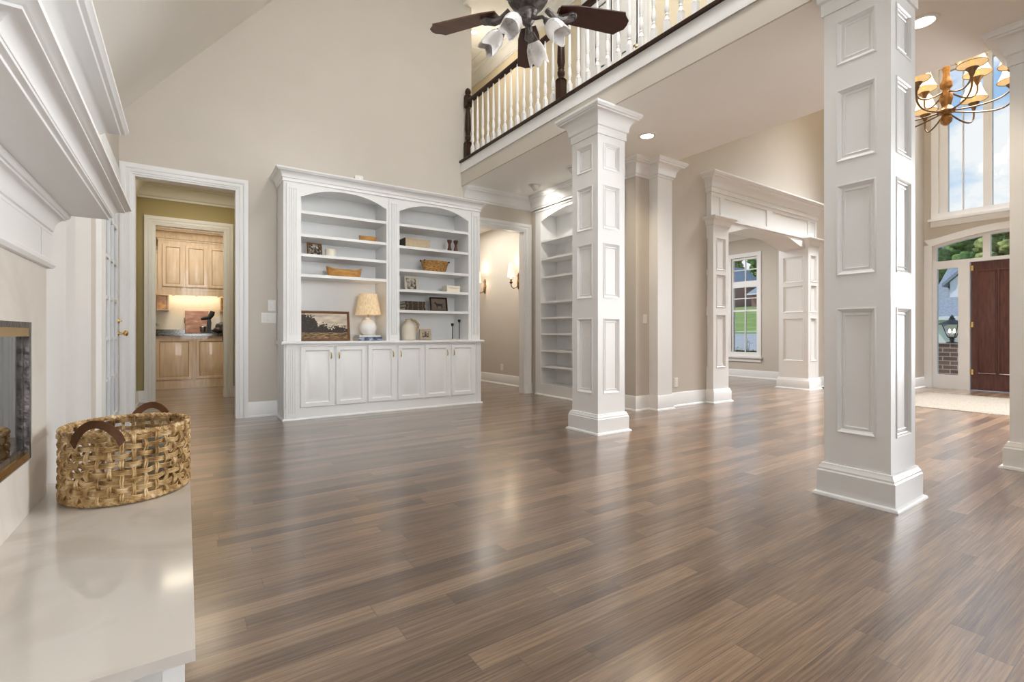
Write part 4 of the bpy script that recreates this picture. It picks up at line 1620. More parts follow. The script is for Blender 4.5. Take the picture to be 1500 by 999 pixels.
# light kit: (lateral, depth, tilt)
for la, de in ((-0.19, -0.02), (-0.085, -0.17), (0.03, 0.05), (0.14, -0.12)):
    d = (RGT*la+FWD*de)
    dn = d.normalized()
    ax = (dn*0.62-Z_*0.78).normalized()
    p0 = FC+Z_*-0.085+dn*0.03
    p1 = FC+d*0.78+Z_*-0.155
    m = MB()
    m.tube([p0, FC+d*0.35+Z_*-0.105, FC+d*0.62+Z_*-0.120, p1], [0.016, 0.012, 0.011, 0.013], 8)
    m.lathe(p1-ax*0.012, [(0.014, 0), (0.022, 0.006), (0.026, 0.03), (0.034, 0.050), (0.032, 0.054), (0, 0.054)], 14, ax)
    arm = m.build('light_arm', PEWTER, fan)
    m = MB()
    X = ax.orthogonal().normalized()
    Yv = ax.cross(X)
    n, rings = 24, []
    c0 = p1+ax*0.035
    for rr, hh, wv in ((0.026, 0.0, 0), (0.040, 0.012, 0), (0.053, 0.04, 0.0), (0.058, 0.075, 0.03), (0.058, 0.105, 0.07), (0.056, 0.130, 0.12)):
        rings.append([c0+ax*(hh+(0.016*math.cos(4*(2*PI*i/n)) if wv > 0.05 else 0)*(wv/0.12))+(X*math.cos(2*PI*i/n)+Yv*math.sin(2*PI*i/n))*(rr*(1+wv*math.cos(4*(2*PI*i/n)))) for i in range(n)])
    for rr, hh, wv in ((0.050, 0.126, 0.12), (0.052, 0.10, 0.07), (0.052, 0.07, 0.03), (0.045, 0.035, 0)):
        rings.append([c0+ax*(hh+(0.016*math.cos(4*(2*PI*i/n)) if wv > 0.05 else 0)*(wv/0.12))+(X*math.cos(2*PI*i/n)+Yv*math.sin(2*PI*i/n))*(rr*(1+wv*math.cos(4*(2*PI*i/n)))) for i in range(n)])
    k = len(rings)
    m.add([p for q in rings for p in q], [(a*n+i, a*n+(i+1) % n, a*n+n+(i+1) % n, a*n+n+i) for a in range(k-1) for i in range(n)]+[tuple(range(n)), tuple(range((k-1)*n, k*n))])
    m.build('glass_shade', ALABASTER, arm, label='marbled white glass tulip shade')

# ------------------------------------------------------------------ foyer chandelier
CC = Vector((8.754, 2.164, 3.885))
ch = thing('chandelier', 'gilt two-tier chandelier with small glowing shades hanging in the foyer', 'chandelier', tuple(CC))
m = MB()
m.lathe(CC, [(0, 0), (0.0273, 0.008), (0.0585, 0.04), (0.0686, 0.08), (0.0585, 0.12), (0.0351, 0.145), (0.0468, 0.155), (0.0936, 0.175), (0.1053, 0.20), (0.0702, 0.24), (0.0507, 0.27), (0.0585, 0.31), (0.0741, 0.36), (0.0702, 0.42), (0.0468, 0.46), (0.0390, 0.50), (0.0663, 0.53), (0.0702, 0.58), (0.0468, 0.64), (0.0351, 0.72), (0.0468, 0.78), (0.0312, 0.84), (0.0156, 0.88), (0, 0.88)], 22)
m.build('centre_body', GOLD, ch)
m = MB()
z = CC.z+0.88
k = 0
while z < 6.5:
    pts = [(CC.x+(0.016*math.cos(q) if k % 2 else 0), CC.y+(0 if k % 2 else 0.016*math.cos(q)), z+0.025+0.032*math.sin(q)) for q in [2*PI*i/10 for i in range(10)]]
    m.tube(pts, 0.004, 5, True)
    z += 0.05
    k += 1
m.build('chain', BRONZE, ch)


def ch_arm(th, r, zc, z0, drop):
    a = math.radians(th)
    d = FWD*math.cos(a)+RGT*math.sin(a)
    B = Vector((CC.x, CC.y, 0))
    pts = []
    for i in range(15):
        t = i/14
        rr = 0.05+(r-0.05)*min(1, 1.06*(1-(1-t)**1.7))
        zz = z0+(-drop*math.sin(PI*min(1, t*1.25)) if t < 0.8 else 0)
        if t >= 0.45:
            s = (t-0.45)/0.55
            zz = z0-drop*math.sin(PI*min(1, 0.45*1.25))+(zc-(z0-drop*math.sin(PI*0.5625)))*s**2.2
        pts.append(B+d*rr+Z_*zz)
    end = B+d*r+Z_*zc
    pts[-1] = end
    m = MB()
    m.tube(pts, 0.011, 7)
    arm = m.build('arm', BRONZE, ch)
    m = MB()
    m.lathe(end, [(0.012, -0.03), (0.022, -0.01), (0.036, 0.035), (0.062, 0.07), (0.066, 0.078), (0.05, 0.072), (0, 0.07)], 16)
    m.build('candle_cup', BRONZE, arm)
    m = MB()
    m.cyl(end+Z_*0.07, end+Z_*0.20, 0.018, n=10)
    m.build('candle_sleeve', CANDLE, arm)
    m = MB()
    n = 24
    pr = [(0.150, 0.125), (0.134, 0.16), (0.108, 0.225), (0.088, 0.29), (0.070, 0.36)]
    m.add([(end.x+rr*math.cos(2*PI*i/n), end.y+rr*math.sin(2*PI*i/n), end.z+hh) for rr, hh in pr for i in range(n)], [(q*n+i, q*n+(i+1) % n, q*n+n+(i+1) % n, q*n+n+i) for q in range(4) for i in range(n)])
    m.build('shade', SHADEC, arm, label='small pleated cream lamp shade')
    for rr, hh in ((0.151, 0.125), (0.071, 0.36)):
        m = MB()
        m.tube([(end.x+rr*math.cos(q), end.y+rr*math.sin(q), end.z+hh) for q in [2*PI*i/24 for i in range(24)]], 0.0045, 5, True)
        m.build('shade_trim', GOLD, arm)


for k in range(8):
    ch_arm(22+45*k, 0.70, 4.25, 4.07, 0.06)
for k in range(4):
    ch_arm(5+90*k, 0.40, 4.46, 4.34, 0.08)
lamp('POINT', (CC.x, CC.y, 4.95), 14, WARM, radius=0.35, name='chandelier_light')


# ------------------------------------------------------------------ sconces
def sconce(y, z):
    x = 5.15
    t = thing('wall_sconce', '', 'wall lamp', (x, y, z), 'brass sconces in the hall')
    m = MB()
    m.lathe((x, y, z+0.16), [(0.045, 0), (0.050, 0.008), (0.035, 0.020), (0.018, 0.03), (0, 0.034)], 16, (-1, 0, 0))
    m.lathe((x-0.012, y, z+0.02), [(0.008, 0), (0.022, 0.04), (0.030, 0.10), (0.022, 0.20), (0.030, 0.25), (0.012, 0.29), (0, 0.31)], 12)
    m.build('backplate', BRONZE, t)
    m = MB()
    m.tube([(x-0.02, y, z+0.10), (x-0.06, y, z+0.045), (x-0.12, y, z+0.03), (x-0.165, y, z+0.06), (x-0.175, y, z+0.12)], 0.009, 8)
    m.lathe((x-0.175, y, z+0.11), [(0.01, 0), (0.028, 0.02), (0.034, 0.035), (0.012, 0.045), (0.016, 0.07), (0.024, 0.085), (0.012, 0.095), (0, 0.095)], 14)
    m.build('arm', BRONZE, t)
    m = MB()
    m.cyl((x-0.175, y, z+0.20), (x-0.175, y, z+0.27), 0.012, n=10)
    m.build('candle_sleeve', CANDLE, t)
    m = MB()
    n = 22
    m.add([(x-0.175+rr*math.cos(2*PI*i/n), y+rr*math.sin(2*PI*i/n), z+hh) for rr, hh in ((0.068, 0.245), (0.060, 0.32), (0.050, 0.42), (0.040, 0.49)) for i in range(n)], [(q*n+i, q*n+(i+1) % n, q*n+n+(i+1) % n, q*n+n+i) for q in range(3) for i in range(n)])
    m.build('lamp_shade', SHADE, t, label='glowing cream shade')
    return t


s1 = sconce(7.38, 1.80)
s1['label'] = 'brass wall sconce with glowing cream shade, nearer the alcove doorway'
s2 = dup(s1, (5.15, 8.60, 1.80), 'farther brass wall sconce, half hidden behind the bookcase edge')
for y in (7.38, 8.60):
    lamp('POINT', (4.965, y, 2.30), 2.2, (1, 0.88, 0.7), radius=0.04, name='sconce_light')
    lamp('POINT', (4.965, y, 2.02), 1.4, (1, 0.88, 0.7), radius=0.04, name='sconce_light')


# ------------------------------------------------------------------ recessed ceiling lights
def can(name, label, x, y, z, r=0.085, spot=None):
    t = thing(name, label, 'ceiling light', (x, y, z))
    m = MB()
    m.lathe((x, y, z), [(r*0.80, -0.002), (r*0.86, -0.007), (r*1.12, -0.006), (r*1.2, 0), (r*1.2, 0.004), (r*0.80, 0.004)], 28)
    m.build('trim_ring', PLASTIC, t)
    m = MB()
    m.lathe((x, y, z-0.0035), [(r*0.84, 0), (r*0.84, 0.003)], 28)
    m.build('lit_lens', LIT, t, label='glowing lens')
    if spot:
        lamp('SPOT', (x, y, z-0.012), spot, WARM, spot=2.2, blend=0.9, radius=0.06, name='downlight_light')


def eyeball(name, label, x, y, z):
    t = thing(name, label, 'ceiling light', (x, y, z))
    ax = Vector((0.62, 0.06, -0.78)).normalized()
    m = MB()
    m.lathe((x, y, z-0.008), [(0.10, 0.008), (0.10, 0.002), (0.09, 0.0), (0.07, 0.002), (0.07, 0.008)], 24)
    m.build('trim_ring', PLASTIC, t)
    m = MB()
    m.lathe(Vector((x, y, z+0.01))-ax*0.02, [(0.066, 0), (0.064, 0.05), (0.058, 0.095), (0.050, 0.095), (0.050, 0.085)], 22, ax)
    m.build('eyeball', PLASTIC, t)
    m = MB()
    m.lathe(Vector((x, y, z+0.01))+ax*0.066, [(0.050, 0), (0.050, 0.004)], 20, ax)
    m.build('lit_lens', LIT, t, label='glowing lens')
    o = lamp('SPOT', Vector((x, y, z+0.01))+ax*0.085, 15, (1, 0.94, 0.85), spot=2.4, blend=0.9, radius=0.04, name='eyeball_light')
    o.rotation_euler = ax.to_track_quat('-Z', 'Y').to_euler()


can('downlight', 'round recessed ceiling light right of the middle column', 4.32, 3.655, 3.229, spot=70)
can('downlight', 'round recessed ceiling light beside the top of the nearest column', 4.37, 1.21, 3.229, spot=70)
eyeball('eyeball_downlight', 'tilted white eyeball light nearest the corner of the alcove', 4.36, 5.83, 3.23)
eyeball('eyeball_downlight', 'tilted white eyeball light half hidden behind the middle column', 4.335, 4.93, 3.23)
can('downlight', 'small bright recessed light in the loft ceiling', 3.97, 6.98, 5.999, 0.06)
lamp('POINT', (4.1, 6.8, 5.5), 7, (1, 0.9, 0.74), radius=0.12, name='loft_light')
lamp('POINT', (4.1, 3.4, 5.5), 7, (1, 0.9, 0.74), radius=0.12, name='loft_light')
t = thing('air_vent', 'small white air vent in the loft ceiling near the wall end', 'vent', (4.24, 7.55, 5.999))
m = MB()
m.ring((4.24, 7.55, 6.0), X_, Y_, -Z_, (-0.12, 0.12, -0.2, 0.2), [(0, 0), (0, 0.006), (0.02, 0.008), (0.025, 0)])
m.build('vent_frame', PLASTIC, t)
m = MB()
for k in range(9):
    y = 7.55-0.16+0.04*k
    m.box(4.145, 4.335, y-0.011, y+0.011, 5.994, 5.999)
m.build('vent_slats', PLASTIC, t)
can('downlight', 'recessed light in the kitchen ceiling beyond the left doorway', 0.28, 9.95, 3.199, 0.07)

# ------------------------------------------------------------------ front door, sidelights, transom
d3 = thing('door_3', 'dark mahogany panelled front door', 'door', (FX+0.05, 2.02, 0))
d3['kind'] = 'structure'
dy0, dy1 = 1.545, 2.492
m = MB()
m.box(FX+0.045, FX+0.085, dy0, dy1, 0.012, 2.245)
m.build('door_leaf', MAHOG, d3)
m = MB()
pz = [(0.30, 2.08)]
for a, b in ((2.175, 2.405), (1.905, 2.135), (1.635, 1.865)):
    for c, d in pz:
        m.ring((FX+0.045, 0, 0), Y_, Z_, -X_, (a-0.012, b+0.012, c-0.012, d+0.012), [(0, 0), (0.004, 0.010), (0.014, 0.012), (0.022, 0.004), (0.022, 0)])
        m.steps((FX+0.045, 0, 0), Y_, Z_, -X_, (a+0.012, b-0.012, c+0.012, d-0.012), [(0, 0.0), (0.035, 0.010)])
m.build('raised_panels', MAHOG, d3)
for z in (0.32, 1.15, 2.14):
    m = MB()
    m.cyl((FX+0.040, dy1+0.002, z-0.05), (FX+0.040, dy1+0.002, z+0.05), 0.009, n=8)
    m.box(FX+0.040, FX+0.045, dy1-0.03, dy1+0.006, z-0.045, z+0.045)
    m.build('hinge', BRASS, d3, label='brass hinge')
m = MB()
m.lathe((FX+0.045, 1.61, 1.0), [(0.035, 0), (0.012, 0.012), (0.012, 0.045), (0.03, 0.06), (0, 0.085)], 14, (-1, 0, 0))
m.build('knob', BRASS, d3)
m = MB()
# frame of the whole unit
fa, fb = FX+0.02, FX+0.11
for a, b in ((2.503, 2.657), (2.949, 3.03), (1.0, 1.091), (1.383, 1.537)):
    m.box(fa, fb, a, b, 0, 2.31)
for a, b in ((2.657, 2.949), (1.091, 1.383)):
    m.box(fa, fb, a, b, 0, 0.245)
    m.box(fa, fb, a, b, 2.17, 2.31)
m.box(fa, fb, 1.537, 2.503, 2.25, 2.31)
for a, b in ((2.243, 2.337), (1.70, 1.79)):
    m.box(fa, fb, a, b, 2.31, 2.73)
m.box(fa, fb, 2.955, 3.03, 2.31, 2.62)
m.box(fa, fb, 1.0, 1.075, 2.31, 2.62)
top = []
for i in range(17):
    t = i/16
    top.append((1.0+2.03*t, 2.60+0.16*math.sin(PI*t)))
low = [(y, z-0.055) for y, z in top]
m.prism(top+low[::-1], (fa-0.004, 0, 0), Y_, Z_, X_, 0, fb-fa+0.008)
struct(m, 'window_1', TRIM)
m = MB()
# casing on the room side: jambs and arched head
m.box(FX-0.025, FX+0.0, 3.01, 3.125, 0, 2.62)
m.box(FX-0.025, FX+0.0, 0.905, 1.02, 0, 2.62)
out = [(y+(0.0 if 0.05 < i/16 < 0.95 else (0.095 if i > 8 else -0.095)), z+0.11) for i, (y, z) in enumerate(top)]
m.prism([(y, z-0.01) for y, z in top]+out[::-1], (FX-0.028, 0, 0), Y_, Z_, X_, 0, 0.028)
struct(m, 'trim_14', TRIM)
m = MB()
m.box(FX+0.06, FX+0.064, 2.65, 2.955, 0.24, 2.18)
m.box(FX+0.06, FX+0.064, 1.085, 1.39, 0.24, 2.18)
gl = [(1.05, 2.30), (2.98, 2.30)]+[(y, z-0.03) for y, z in low[::-1] if 1.05 <= y <= 2.98]
m.prism([(1.05, 2.305), (2.98, 2.305)]+[(min(max(y, 1.05), 2.98), z+0.01) for y, z in low[::-1]], (FX+0.062, 0, 0), Y_, Z_, X_, 0, 0.003)
struct(m, 'window_2', GLASS)
# tall windows above
m = MB()
a0, a1, b0, b1 = 1.12, 2.92, 3.10, 5.80
m.box(fa, fb, a0, a0+0.12, b0, b1)
m.box(fa, fb, a1-0.124, a1, b0, b1)
m.box(fa+0.004, fb-0.004, a0+0.01, a1-0.01, b0, b0+0.05)
m.box(fa+0.004, fb-0.004, a0+0.01, a1-0.01, b1-0.06, b1)
for a, b in ((2.218, 2.328), (1.712, 1.822)):
    m.box(fa-0.01, fb, a, b, b0, b1)
for y in (2.60, 1.45):
    m.box(fa+0.03, fb-0.02, y-0.009, y+0.009, b0, b1)
struct(m, 'window_3', TRIM)
m = MB()
m.box(FX+0.07, FX+0.074, a0+0.1, a1-0.1, b0+0.04, b1-0.05)
struct(m, 'window_4', GLASS)
m = MB()
m.ring((FX, 0, 0), Y_, Z_, -X_, (a0-0.10, a1+0.10, b0-0.02, b1+0.10), [(0, 0), (0, 0.03), (0.03, 0.03), (0.10, 0.018), (0.10, 0)])
m.box(FX-0.07, FX+0.03, a0-0.14, a1+0.14, b0-0.06, b0-0.015)
m.box(FX-0.025, FX, a0-0.11, a1+0.11, b0-0.16, b0-0.06)
struct(m, 'trim_15', TRIM)

# dining window
m = MB()
w0, w1 = 5.80, 6.42
for a, b in ((w0, w0+0.035), (w1-0.035, w1)):
    m.box(10.53, 10.60, a, b, 0.48, 2.72)
for a, b in ((0.48, 0.53), (2.04, 2.18), (2.67, 2.72), (1.49, 1.53)):
    m.box(10.534, 10.596, w0+0.03, w1-0.03, a, b)
m.box(10.55, 10.58, 6.10, 6.122, 0.5, 2.7)
for z in (1.79, 2.44):
    m.box(10.552, 10.578, w0+0.03, w1-0.03, z-0.01, z+0.01)
struct(m, 'window_5', TRIM)
m = MB()
m.box(10.563, 10.567, w0+0.02, w1-0.02, 0.5, 2.7)
struct(m, 'window_6', GLASS)
m = MB()
m.ring((10.5, 0, 0), Y_, Z_, -X_, (w0-0.09, w1+0.09, 0.48, 2.81), [(0, 0), (0, 0.026), (0.03, 0.024), (0.09, 0.016), (0.09, 0)])
m.box(10.44, 10.54, w0-0.12, w1+0.12, 0.44, 0.485)
m.box(10.475, 10.5, w0-0.09, w1+0.09, 0.36, 0.44)
struct(m, 'trim_16', TRIM)

# ------------------------------------------------------------------ rug and floor vent
t = thing('jute_rug', 'pale woven jute rug before the front door', 'rug', (9.0, 2.0, 0))
m = MB()
rg = random.Random(3)
x0, x1, y0, y1 = 8.25, 10.35, 1.45, 2.75
nx, ny = 60, 36
pts = []
for j in range(ny+1):
    for i in range(nx+1):
        ex = 0.012*(rg.random()-0.5) if i in (0, nx) else 0
        ey = 0.022*(rg.random()-0.5) if j in (0, ny) else 0
        pts.append((x0+(x1-x0)*i/nx+ex, y0+(y1-y0)*j/ny+ey, 0.001 if i in (0, nx) or j in (0, ny) else 0.010+0.003*((i+j) % 2)))
m.add(pts, [(j*(nx+1)+i, j*(nx+1)+i+1, (j+1)*(nx+1)+i+1, (j+1)*(nx+1)+i) for j in range(ny) for i in range(nx)])
m.build('rug_weave', JUTE, t)
m = MB()
for k in range(110):
    y = y0+(y1-y0)*(k+0.5)/110
    for x, s in ((x0, -1), (x1, 1)):
        L_ = 0.03+0.025*rg.random()
        m.tube([(x, y, 0.006), (x+s*L_*0.5, y+0.006*(rg.random()-.5), 0.006), (x+s*L_, y+0.015*(rg.random()-.5), 0.003)], 0.003, 4)
m.build('fringe', JUTE, t)
t = thing('floor_register', 'dark floor vent beside the baseboard right of the arch', 'vent', (9.75, 4.09, 0))
m = MB()
m.ring((9.75, 4.08, 0.0), X_, Y_, Z_, (-0.17, 0.17, -0.06, 0.06), [(0, 0), (0, 0.006), (0.018, 0.008), (0.02, 0)])
m.build('register_frame', IRON, t)
m = MB()
for k in range(12):
    x = 9.60+0.027*k
    m.box(x-0.006, x+0.006, 4.03, 4.13, 0.001, 0.006)
m.build('register_slats', IRON, t)

# ------------------------------------------------------------------ woven basket on the hearth
BC = Vector((-0.178, 2.295, ZH))
bs = thing('woven_basket', 'oval open-weave seagrass basket with leather handles on the stone hearth', 'basket', tuple(BC))
BA, BB, BH = 0.186, 0.216, 0.245


def ell(a, r, z):
    return (BC.x+(BA+r)*math.cos(a), BC.y+(BB+r)*math.sin(a), BC.z+z)


NS = 36
m = MB()
for k in range(8):
    zc = 0.022+0.0288*k
    for s in (-0.0055, 0.0, 0.0055):
        pts = []
        for i in range(NS*4):
            a = 2*PI*i/(NS*4)
            w = 0.0065*math.cos(NS/2*a+PI*k)
            pts.append(ell(a, w+0.0015*math.sin(23*a+k), zc+s+0.002*math.sin(11*a+2*k)))
        m.tube(pts, 0.0029, 5, True)
m.build('weavers', SEAGRASS, bs)
m = MB()
for q in range(NS):
    for s in (-1, 1):
        a0 = 2*PI*q/NS+s*0.0155
        pts = []
        for i in range(28):
            z = 0.006+(BH-0.012)*i/27
            w = -0.0062*math.cos(PI*q)*math.cos(PI*(z-0.022)/0.0288)
            pts.append(ell(a0+0.006*math.sin(3*z*40+q+s), w, z))
        m.tube(pts, 0.0034, 5)
m.build('stakes', SEAGRASS, bs)
for zz, nm in ((0.0112, 'foot_braid'), (BH-0.004, 'rim_braid')):
    m = MB()
    for ph in (0, PI*2/3, PI*4/3):
        pts = []
        for i in range(240):
            a = 2*PI*i/240
            pts.append(ell(a, 0.006*math.cos(60*a+ph), zz+0.0055*math.sin(60*a+ph)))
        m.tube(pts, 0.0042, 5, True)
    m.build(nm, SEAGRASS, bs)
m = MB()
m.lathe((0, 0, 0), [(0.92, 0.004), (0.92, 0.010), (0, 0.010)], 40)
m.v = [Vector((BC.x+p.x*BA, BC.y+p.y*BB, BC.z+p.z)) for p in m.v]
m.build('basket_bottom', SEAGRASS, bs)
for ca_, nm in ((-PI*0.61, 'handle'), (PI*0.40, 'handle')):
    m = MB()
    n = 17
    pts, f = [], []
    for i in range(n):
        t = i/(n-1)
        a = ca_+(t-0.5)*0.72
        z = BH-0.035+0.070*math.sin(PI*t)**0.65
        c = Vector(ell(a, 0.014, z))
        d = Vector(ell(a+0.02, 0.014, z+0.0))-c
        tz = math.cos(PI*t)*0.9
        T = (d.normalized()+Z_*tz).normalized()
        R = Vector((math.cos(a)/BA, math.sin(a)/BB, 0)).normalized()
        W = T.cross(R).normalized()
        for s, q in ((-1, -1), (1, -1), (1, 1), (-1, 1)):
            pts.append(c+W*0.013*s+R*0.002*q)
    for i in range(n-1):
        for k in range(4):
            f.append((i*4+k, i*4+(k+1) % 4, i*4+4+(k+1) % 4, i*4+4+k))
    f += [(0, 1, 2, 3), (n*4-4, n*4-3, n*4-2, n*4-1)]
    m.add(pts, f)
    m.build(nm, LEATHER, bs, label='tan leather strap handle')
t = thing('candle_tin', 'round pale green lidded tin lying inside the hearth basket', 'tin', (-0.10, 2.36, ZH+0.012))
m = MB()
m.lathe((-0.10, 2.38, ZH+0.185), [(0.0, -0.17), (0.036, -0.17), (0.042, -0.16), (0.042, -0.002), (0.038, 0.0)], 20)
m.build('tin_body', mat('sage_tin', (0.30, 0.30, 0.25), 0.4, noise=(10, 0.05)), t)
m = MB()
m.lathe((-0.10, 2.38, ZH+0.186), [(0.043, -0.012), (0.045, 0.0), (0.043, 0.012), (0.03, 0.014), (0, 0.014)], 20)
m.build('tin_lid', IVORY, t)

# ------------------------------------------------------------------ kitchen beyond the two doorways
def cab_door(root, a, b, c, d, y, handle=None):
    m = MB()
    m.steps((0, y, 0), X_, Z_, -Y_, (a, b, c, d), [(0, 0), (0, 0.016), (0.004, 0.020), (0.050, 0.020)], cap=False)
    m.steps((0, y, 0), X_, Z_, -Y_, (a+0.062, b-0.062, c+0.062, d-0.062), [(0, 0.010), (0.035, 0.018)])
    q = m.build('cabinet_door', MAPLE, root)
    m = MB()
    m.steps((0, y, 0), X_, Z_, -Y_, (a+0.050, b-0.050, c+0.050, d-0.050), [(0, 0.0195), (0.006, 0.010), (0.013, 0.0095)], cap=False, back=False)
    m.build('glazed_groove', MAPLEG, q, label='dark glazed groove')


kb = thing('kitchen_base_cabinet', 'maple base cabinet with two framed doors seen through the doorway', 'cabinet', (0.3, 10.9, 0))
m = MB()
m.box(-1.3, 1.6, 10.62, 11.195, 0.0, 0.95)
m.box(-1.3, 1.6, 10.605, 10.62, 0.0, 0.13)
m.build('carcass', MAPLE, kb)
for a, b in ((-1.05, -0.50), (-0.44, 0.10), (0.16, 0.70), (0.76, 1.3)):
    cab_door(kb, a, b, 0.16, 0.90, 10.62)
t = thing('granite_countertop', 'dark speckled granite countertop on the maple base cabinet', 'countertop', (0.3, 10.9, 0.95))
m = MB()
m.box(-1.3, 1.6, 10.57, 11.195, 0.951, 0.992)
m.build('slab', GRANITE, t)
m = MB()
m.box(-1.3, 1.6, 11.165, 11.198, 0.993, 1.07)
m.build('upstand', GRANITE, t)
ku = thing('kitchen_wall_cabinet', 'three-door maple wall cabinet above the granite countertop', 'cabinet', (0.3, 11.0, 1.78))
m = MB()
m.box(-0.42, 1.15, 10.90, 11.198, 1.80, 2.72)
m.build('carcass', MAPLE, ku)
for a, b in ((-0.355, -0.035), (-0.005, 0.335), (0.365, 0.705), (0.735, 1.08)):
    cab_door(ku, a, b, 1.86, 2.64, 10.90)
m = MB()
m.box(-0.42, 1.15, 10.905, 10.925, 1.71, 1.80)
for x in (-0.19, 0.17, 0.53):
    m.box(x-0.02, x+0.02, 10.89, 10.91, 1.69, 1.79)
m.build('light_rail', MAPLE, ku)
m = MB()
m.sweep([(-0.42, 11.19), (-0.42, 10.90), (1.15, 10.90), (1.15, 11.19)], crown(2.93, 0.22, 0.14))
m.build('crown', MAPLE, ku)
kl = thing('kitchen_wall_cabinet', 'lower maple wall cabinet at the left with glowing amber open end', 'cabinet', (-0.8, 11.0, 1.42))
m = MB()
m.box(-1.3, -0.424, 10.80, 10.895, 1.71, 2.45)
m.box(-1.3, -0.45, 10.895, 11.198, 1.71, 2.45)
m.box(-1.3, -0.45, 10.80, 11.198, 1.42, 1.71)
m.build('carcass', MAPLE, kl)
cab_door(kl, -0.90, -0.455, 1.48, 2.36, 10.80)
m = MB()
m.box(-0.445, -0.26, 10.93, 11.198, 1.42, 1.44)
m.box(-0.445, -0.26, 10.93, 11.198, 1.69, 1.705)
m.box(-0.28, -0.26, 10.94, 11.198, 1.44, 1.69)
m.build('open_shelf_end', MAPLE, kl)
m = MB()
m.box(-0.44, -0.29, 10.99, 11.0, 1.44, 1.69)
m.build('amber_panel', COPPER, kl, label='hammered amber glass panel')
m = MB()
m.sweep([(-1.3, 10.80), (-0.424, 10.80)], crown(2.55, 0.12, 0.07))
m.build('crown', MAPLE, kl)
t = thing('corner_shelf', 'glowing amber open shelf under the wall cabinet at the right', 'shelf', (0.65, 11.05, 1.42))
m = MB()
m.box(0.56, 0.80, 10.95, 11.195, 1.42, 1.44)
m.box(0.78, 0.80, 10.95, 11.195, 1.44, 1.70)
m.box(0.56, 0.58, 10.95, 11.195, 1.44, 1.70)
m.build('shelf_frame', MAPLE, t)
m = MB()
m.box(0.58, 0.78, 11.0, 11.01, 1.44, 1.70)
m.build('amber_panel', COPPER, t)
lamp('AREA', (0.15, 11.02, 1.785), 3, WARM, 1.0, 0.12, name='under_cabinet_light')
t = thing('serving_board', 'large square copper coloured board leaning against the kitchen backsplash', 'board', (0.18, 11.1, 0.993))
M = Matrix.Translation((0.18, 11.085, 0.994)) @ Matrix.Rotation(-0.13, 4, 'X')
m = MB()
m.M = M
m.steps((0, 0, 0), X_, Z_, -Y_, (-0.19, 0.19, 0, 0.44), [(0, -0.012), (0, 0.004), (0.008, 0.010), (0.02, 0.008)])
m.build('board_face', COPPERB, t)
m = MB()
m.M = M
m.tube([(-0.20, -0.01, 0.30), (-0.20, -0.03, 0.28), (-0.20, -0.03, 0.22), (-0.20, -0.01, 0.20)], 0.006, 6)
m.build('handle', BRONZE, t)
t = thing('faucet', 'brushed steel faucet at the left end of the kitchen counter', 'faucet', (-0.60, 10.85, 0.992))
STEEL = mat('brushed_steel', (0.5, 0.5, 0.5), 0.3, 1.0, noise=(40, 0.05))
m = MB()
m.lathe((-0.62, 10.85, 0.9925), [(0.03, 0), (0.03, 0.01), (0.018, 0.02), (0.016, 0.1), (0, 0.1)], 14)
m.tube([(-0.62, 10.85, 1.05), (-0.58, 10.85, 1.10), (-0.50, 10.85, 1.14), (-0.42, 10.85, 1.165)], [0.016, 0.015, 0.016, 0.022], 10)
m.cyl((-0.42, 10.85, 1.17), (-0.415, 10.85, 1.12), 0.022, n=12)
m.build('spout', STEEL, t)
m = MB()
m.tube([(-0.62, 10.85, 1.09), (-0.64, 10.83, 1.13), (-0.68, 10.80, 1.15)], 0.009, 8)
m.build('lever', STEEL, t)
t = thing('stand_mixer', 'black tilt-up kitchen machine beside the copper board', 'kitchen appliance', (0.33, 10.92, 0.993))
m = MB()
m.box(0.25, 0.42, 10.83, 11.0, 0.993, 1.02)
m.prism([(0.33, 1.02), (0.40, 1.02), (0.41, 1.20), (0.395, 1.30), (0.345, 1.28), (0.335, 1.2)], (0, 10.88, 0), X_, Z_, Y_, 0, 0.07)
m.build('stand', BLACK, t)
m = MB()
m.tube([(0.24, 10.915, 1.265), (0.29, 10.915, 1.285), (0.37, 10.915, 1.29), (0.415, 10.915, 1.36), (0.43, 10.915, 1.42)], [0.022, 0.035, 0.045, 0.048, 0.04], 12)
m.build('head', BLACK, t)
m = MB()
m.lathe((0.27, 10.915, 1.022), [(0.035, 0), (0.045, 0.02), (0.055, 0.10), (0.052, 0.105), (0.04, 0.03), (0, 0.02)], 18)
m.build('bowl', STEEL, t)
t = thing('tote_bag', 'slumped black bag at the edge of the kitchen counter', 'bag', (0.55, 10.72, 0.993))
m = MB()
m.blob((0.64, 10.78, 1.115), 0.14, 3, 0.06, (1.25, 0.8, 0.78), 4)
m.blob((0.52, 10.72, 1.06), 0.09, 3, 0.07, (1.0, 0.8, 0.62), 5)
m.build('bag_body', BLACKBK, t)
m = MB()
m.tube([(0.58, 10.67, 1.12), (0.585, 10.60, 1.06), (0.585, 10.545, 0.99), (0.585, 10.54, 0.86)], 0.016, 8)
m.build('strap', BLACKBK, t)
plate('wall_outlet', 'white outlet on the kitchen backsplash above the black bag', 'outlet', (0.53, 11.199, 1.26), X_, -Y_, 0.08, 0.125, 'outlet')

# ------------------------------------------------------------------ outdoors
def ground(x, y):
    def sm(t):
        t = max(0, min(1, t))
        return t*t*(3-2*t)
    k = sm((y/x-0.30)/0.2)
    lo = -0.45+0.6*sm((x-24)/30)
    prof = ((0, -0.45), (12.5, -0.45), (16, 0.30), (25, 0.95), (46, 3.4), (70, 5.0), (120, 8))
    for (a, za), (b, zb) in zip(prof, prof[1:]):
        if a <= x <= b:
            hi = za+(zb-za)*(x-a)/(b-a)
            break
    return lo+(hi-lo)*k


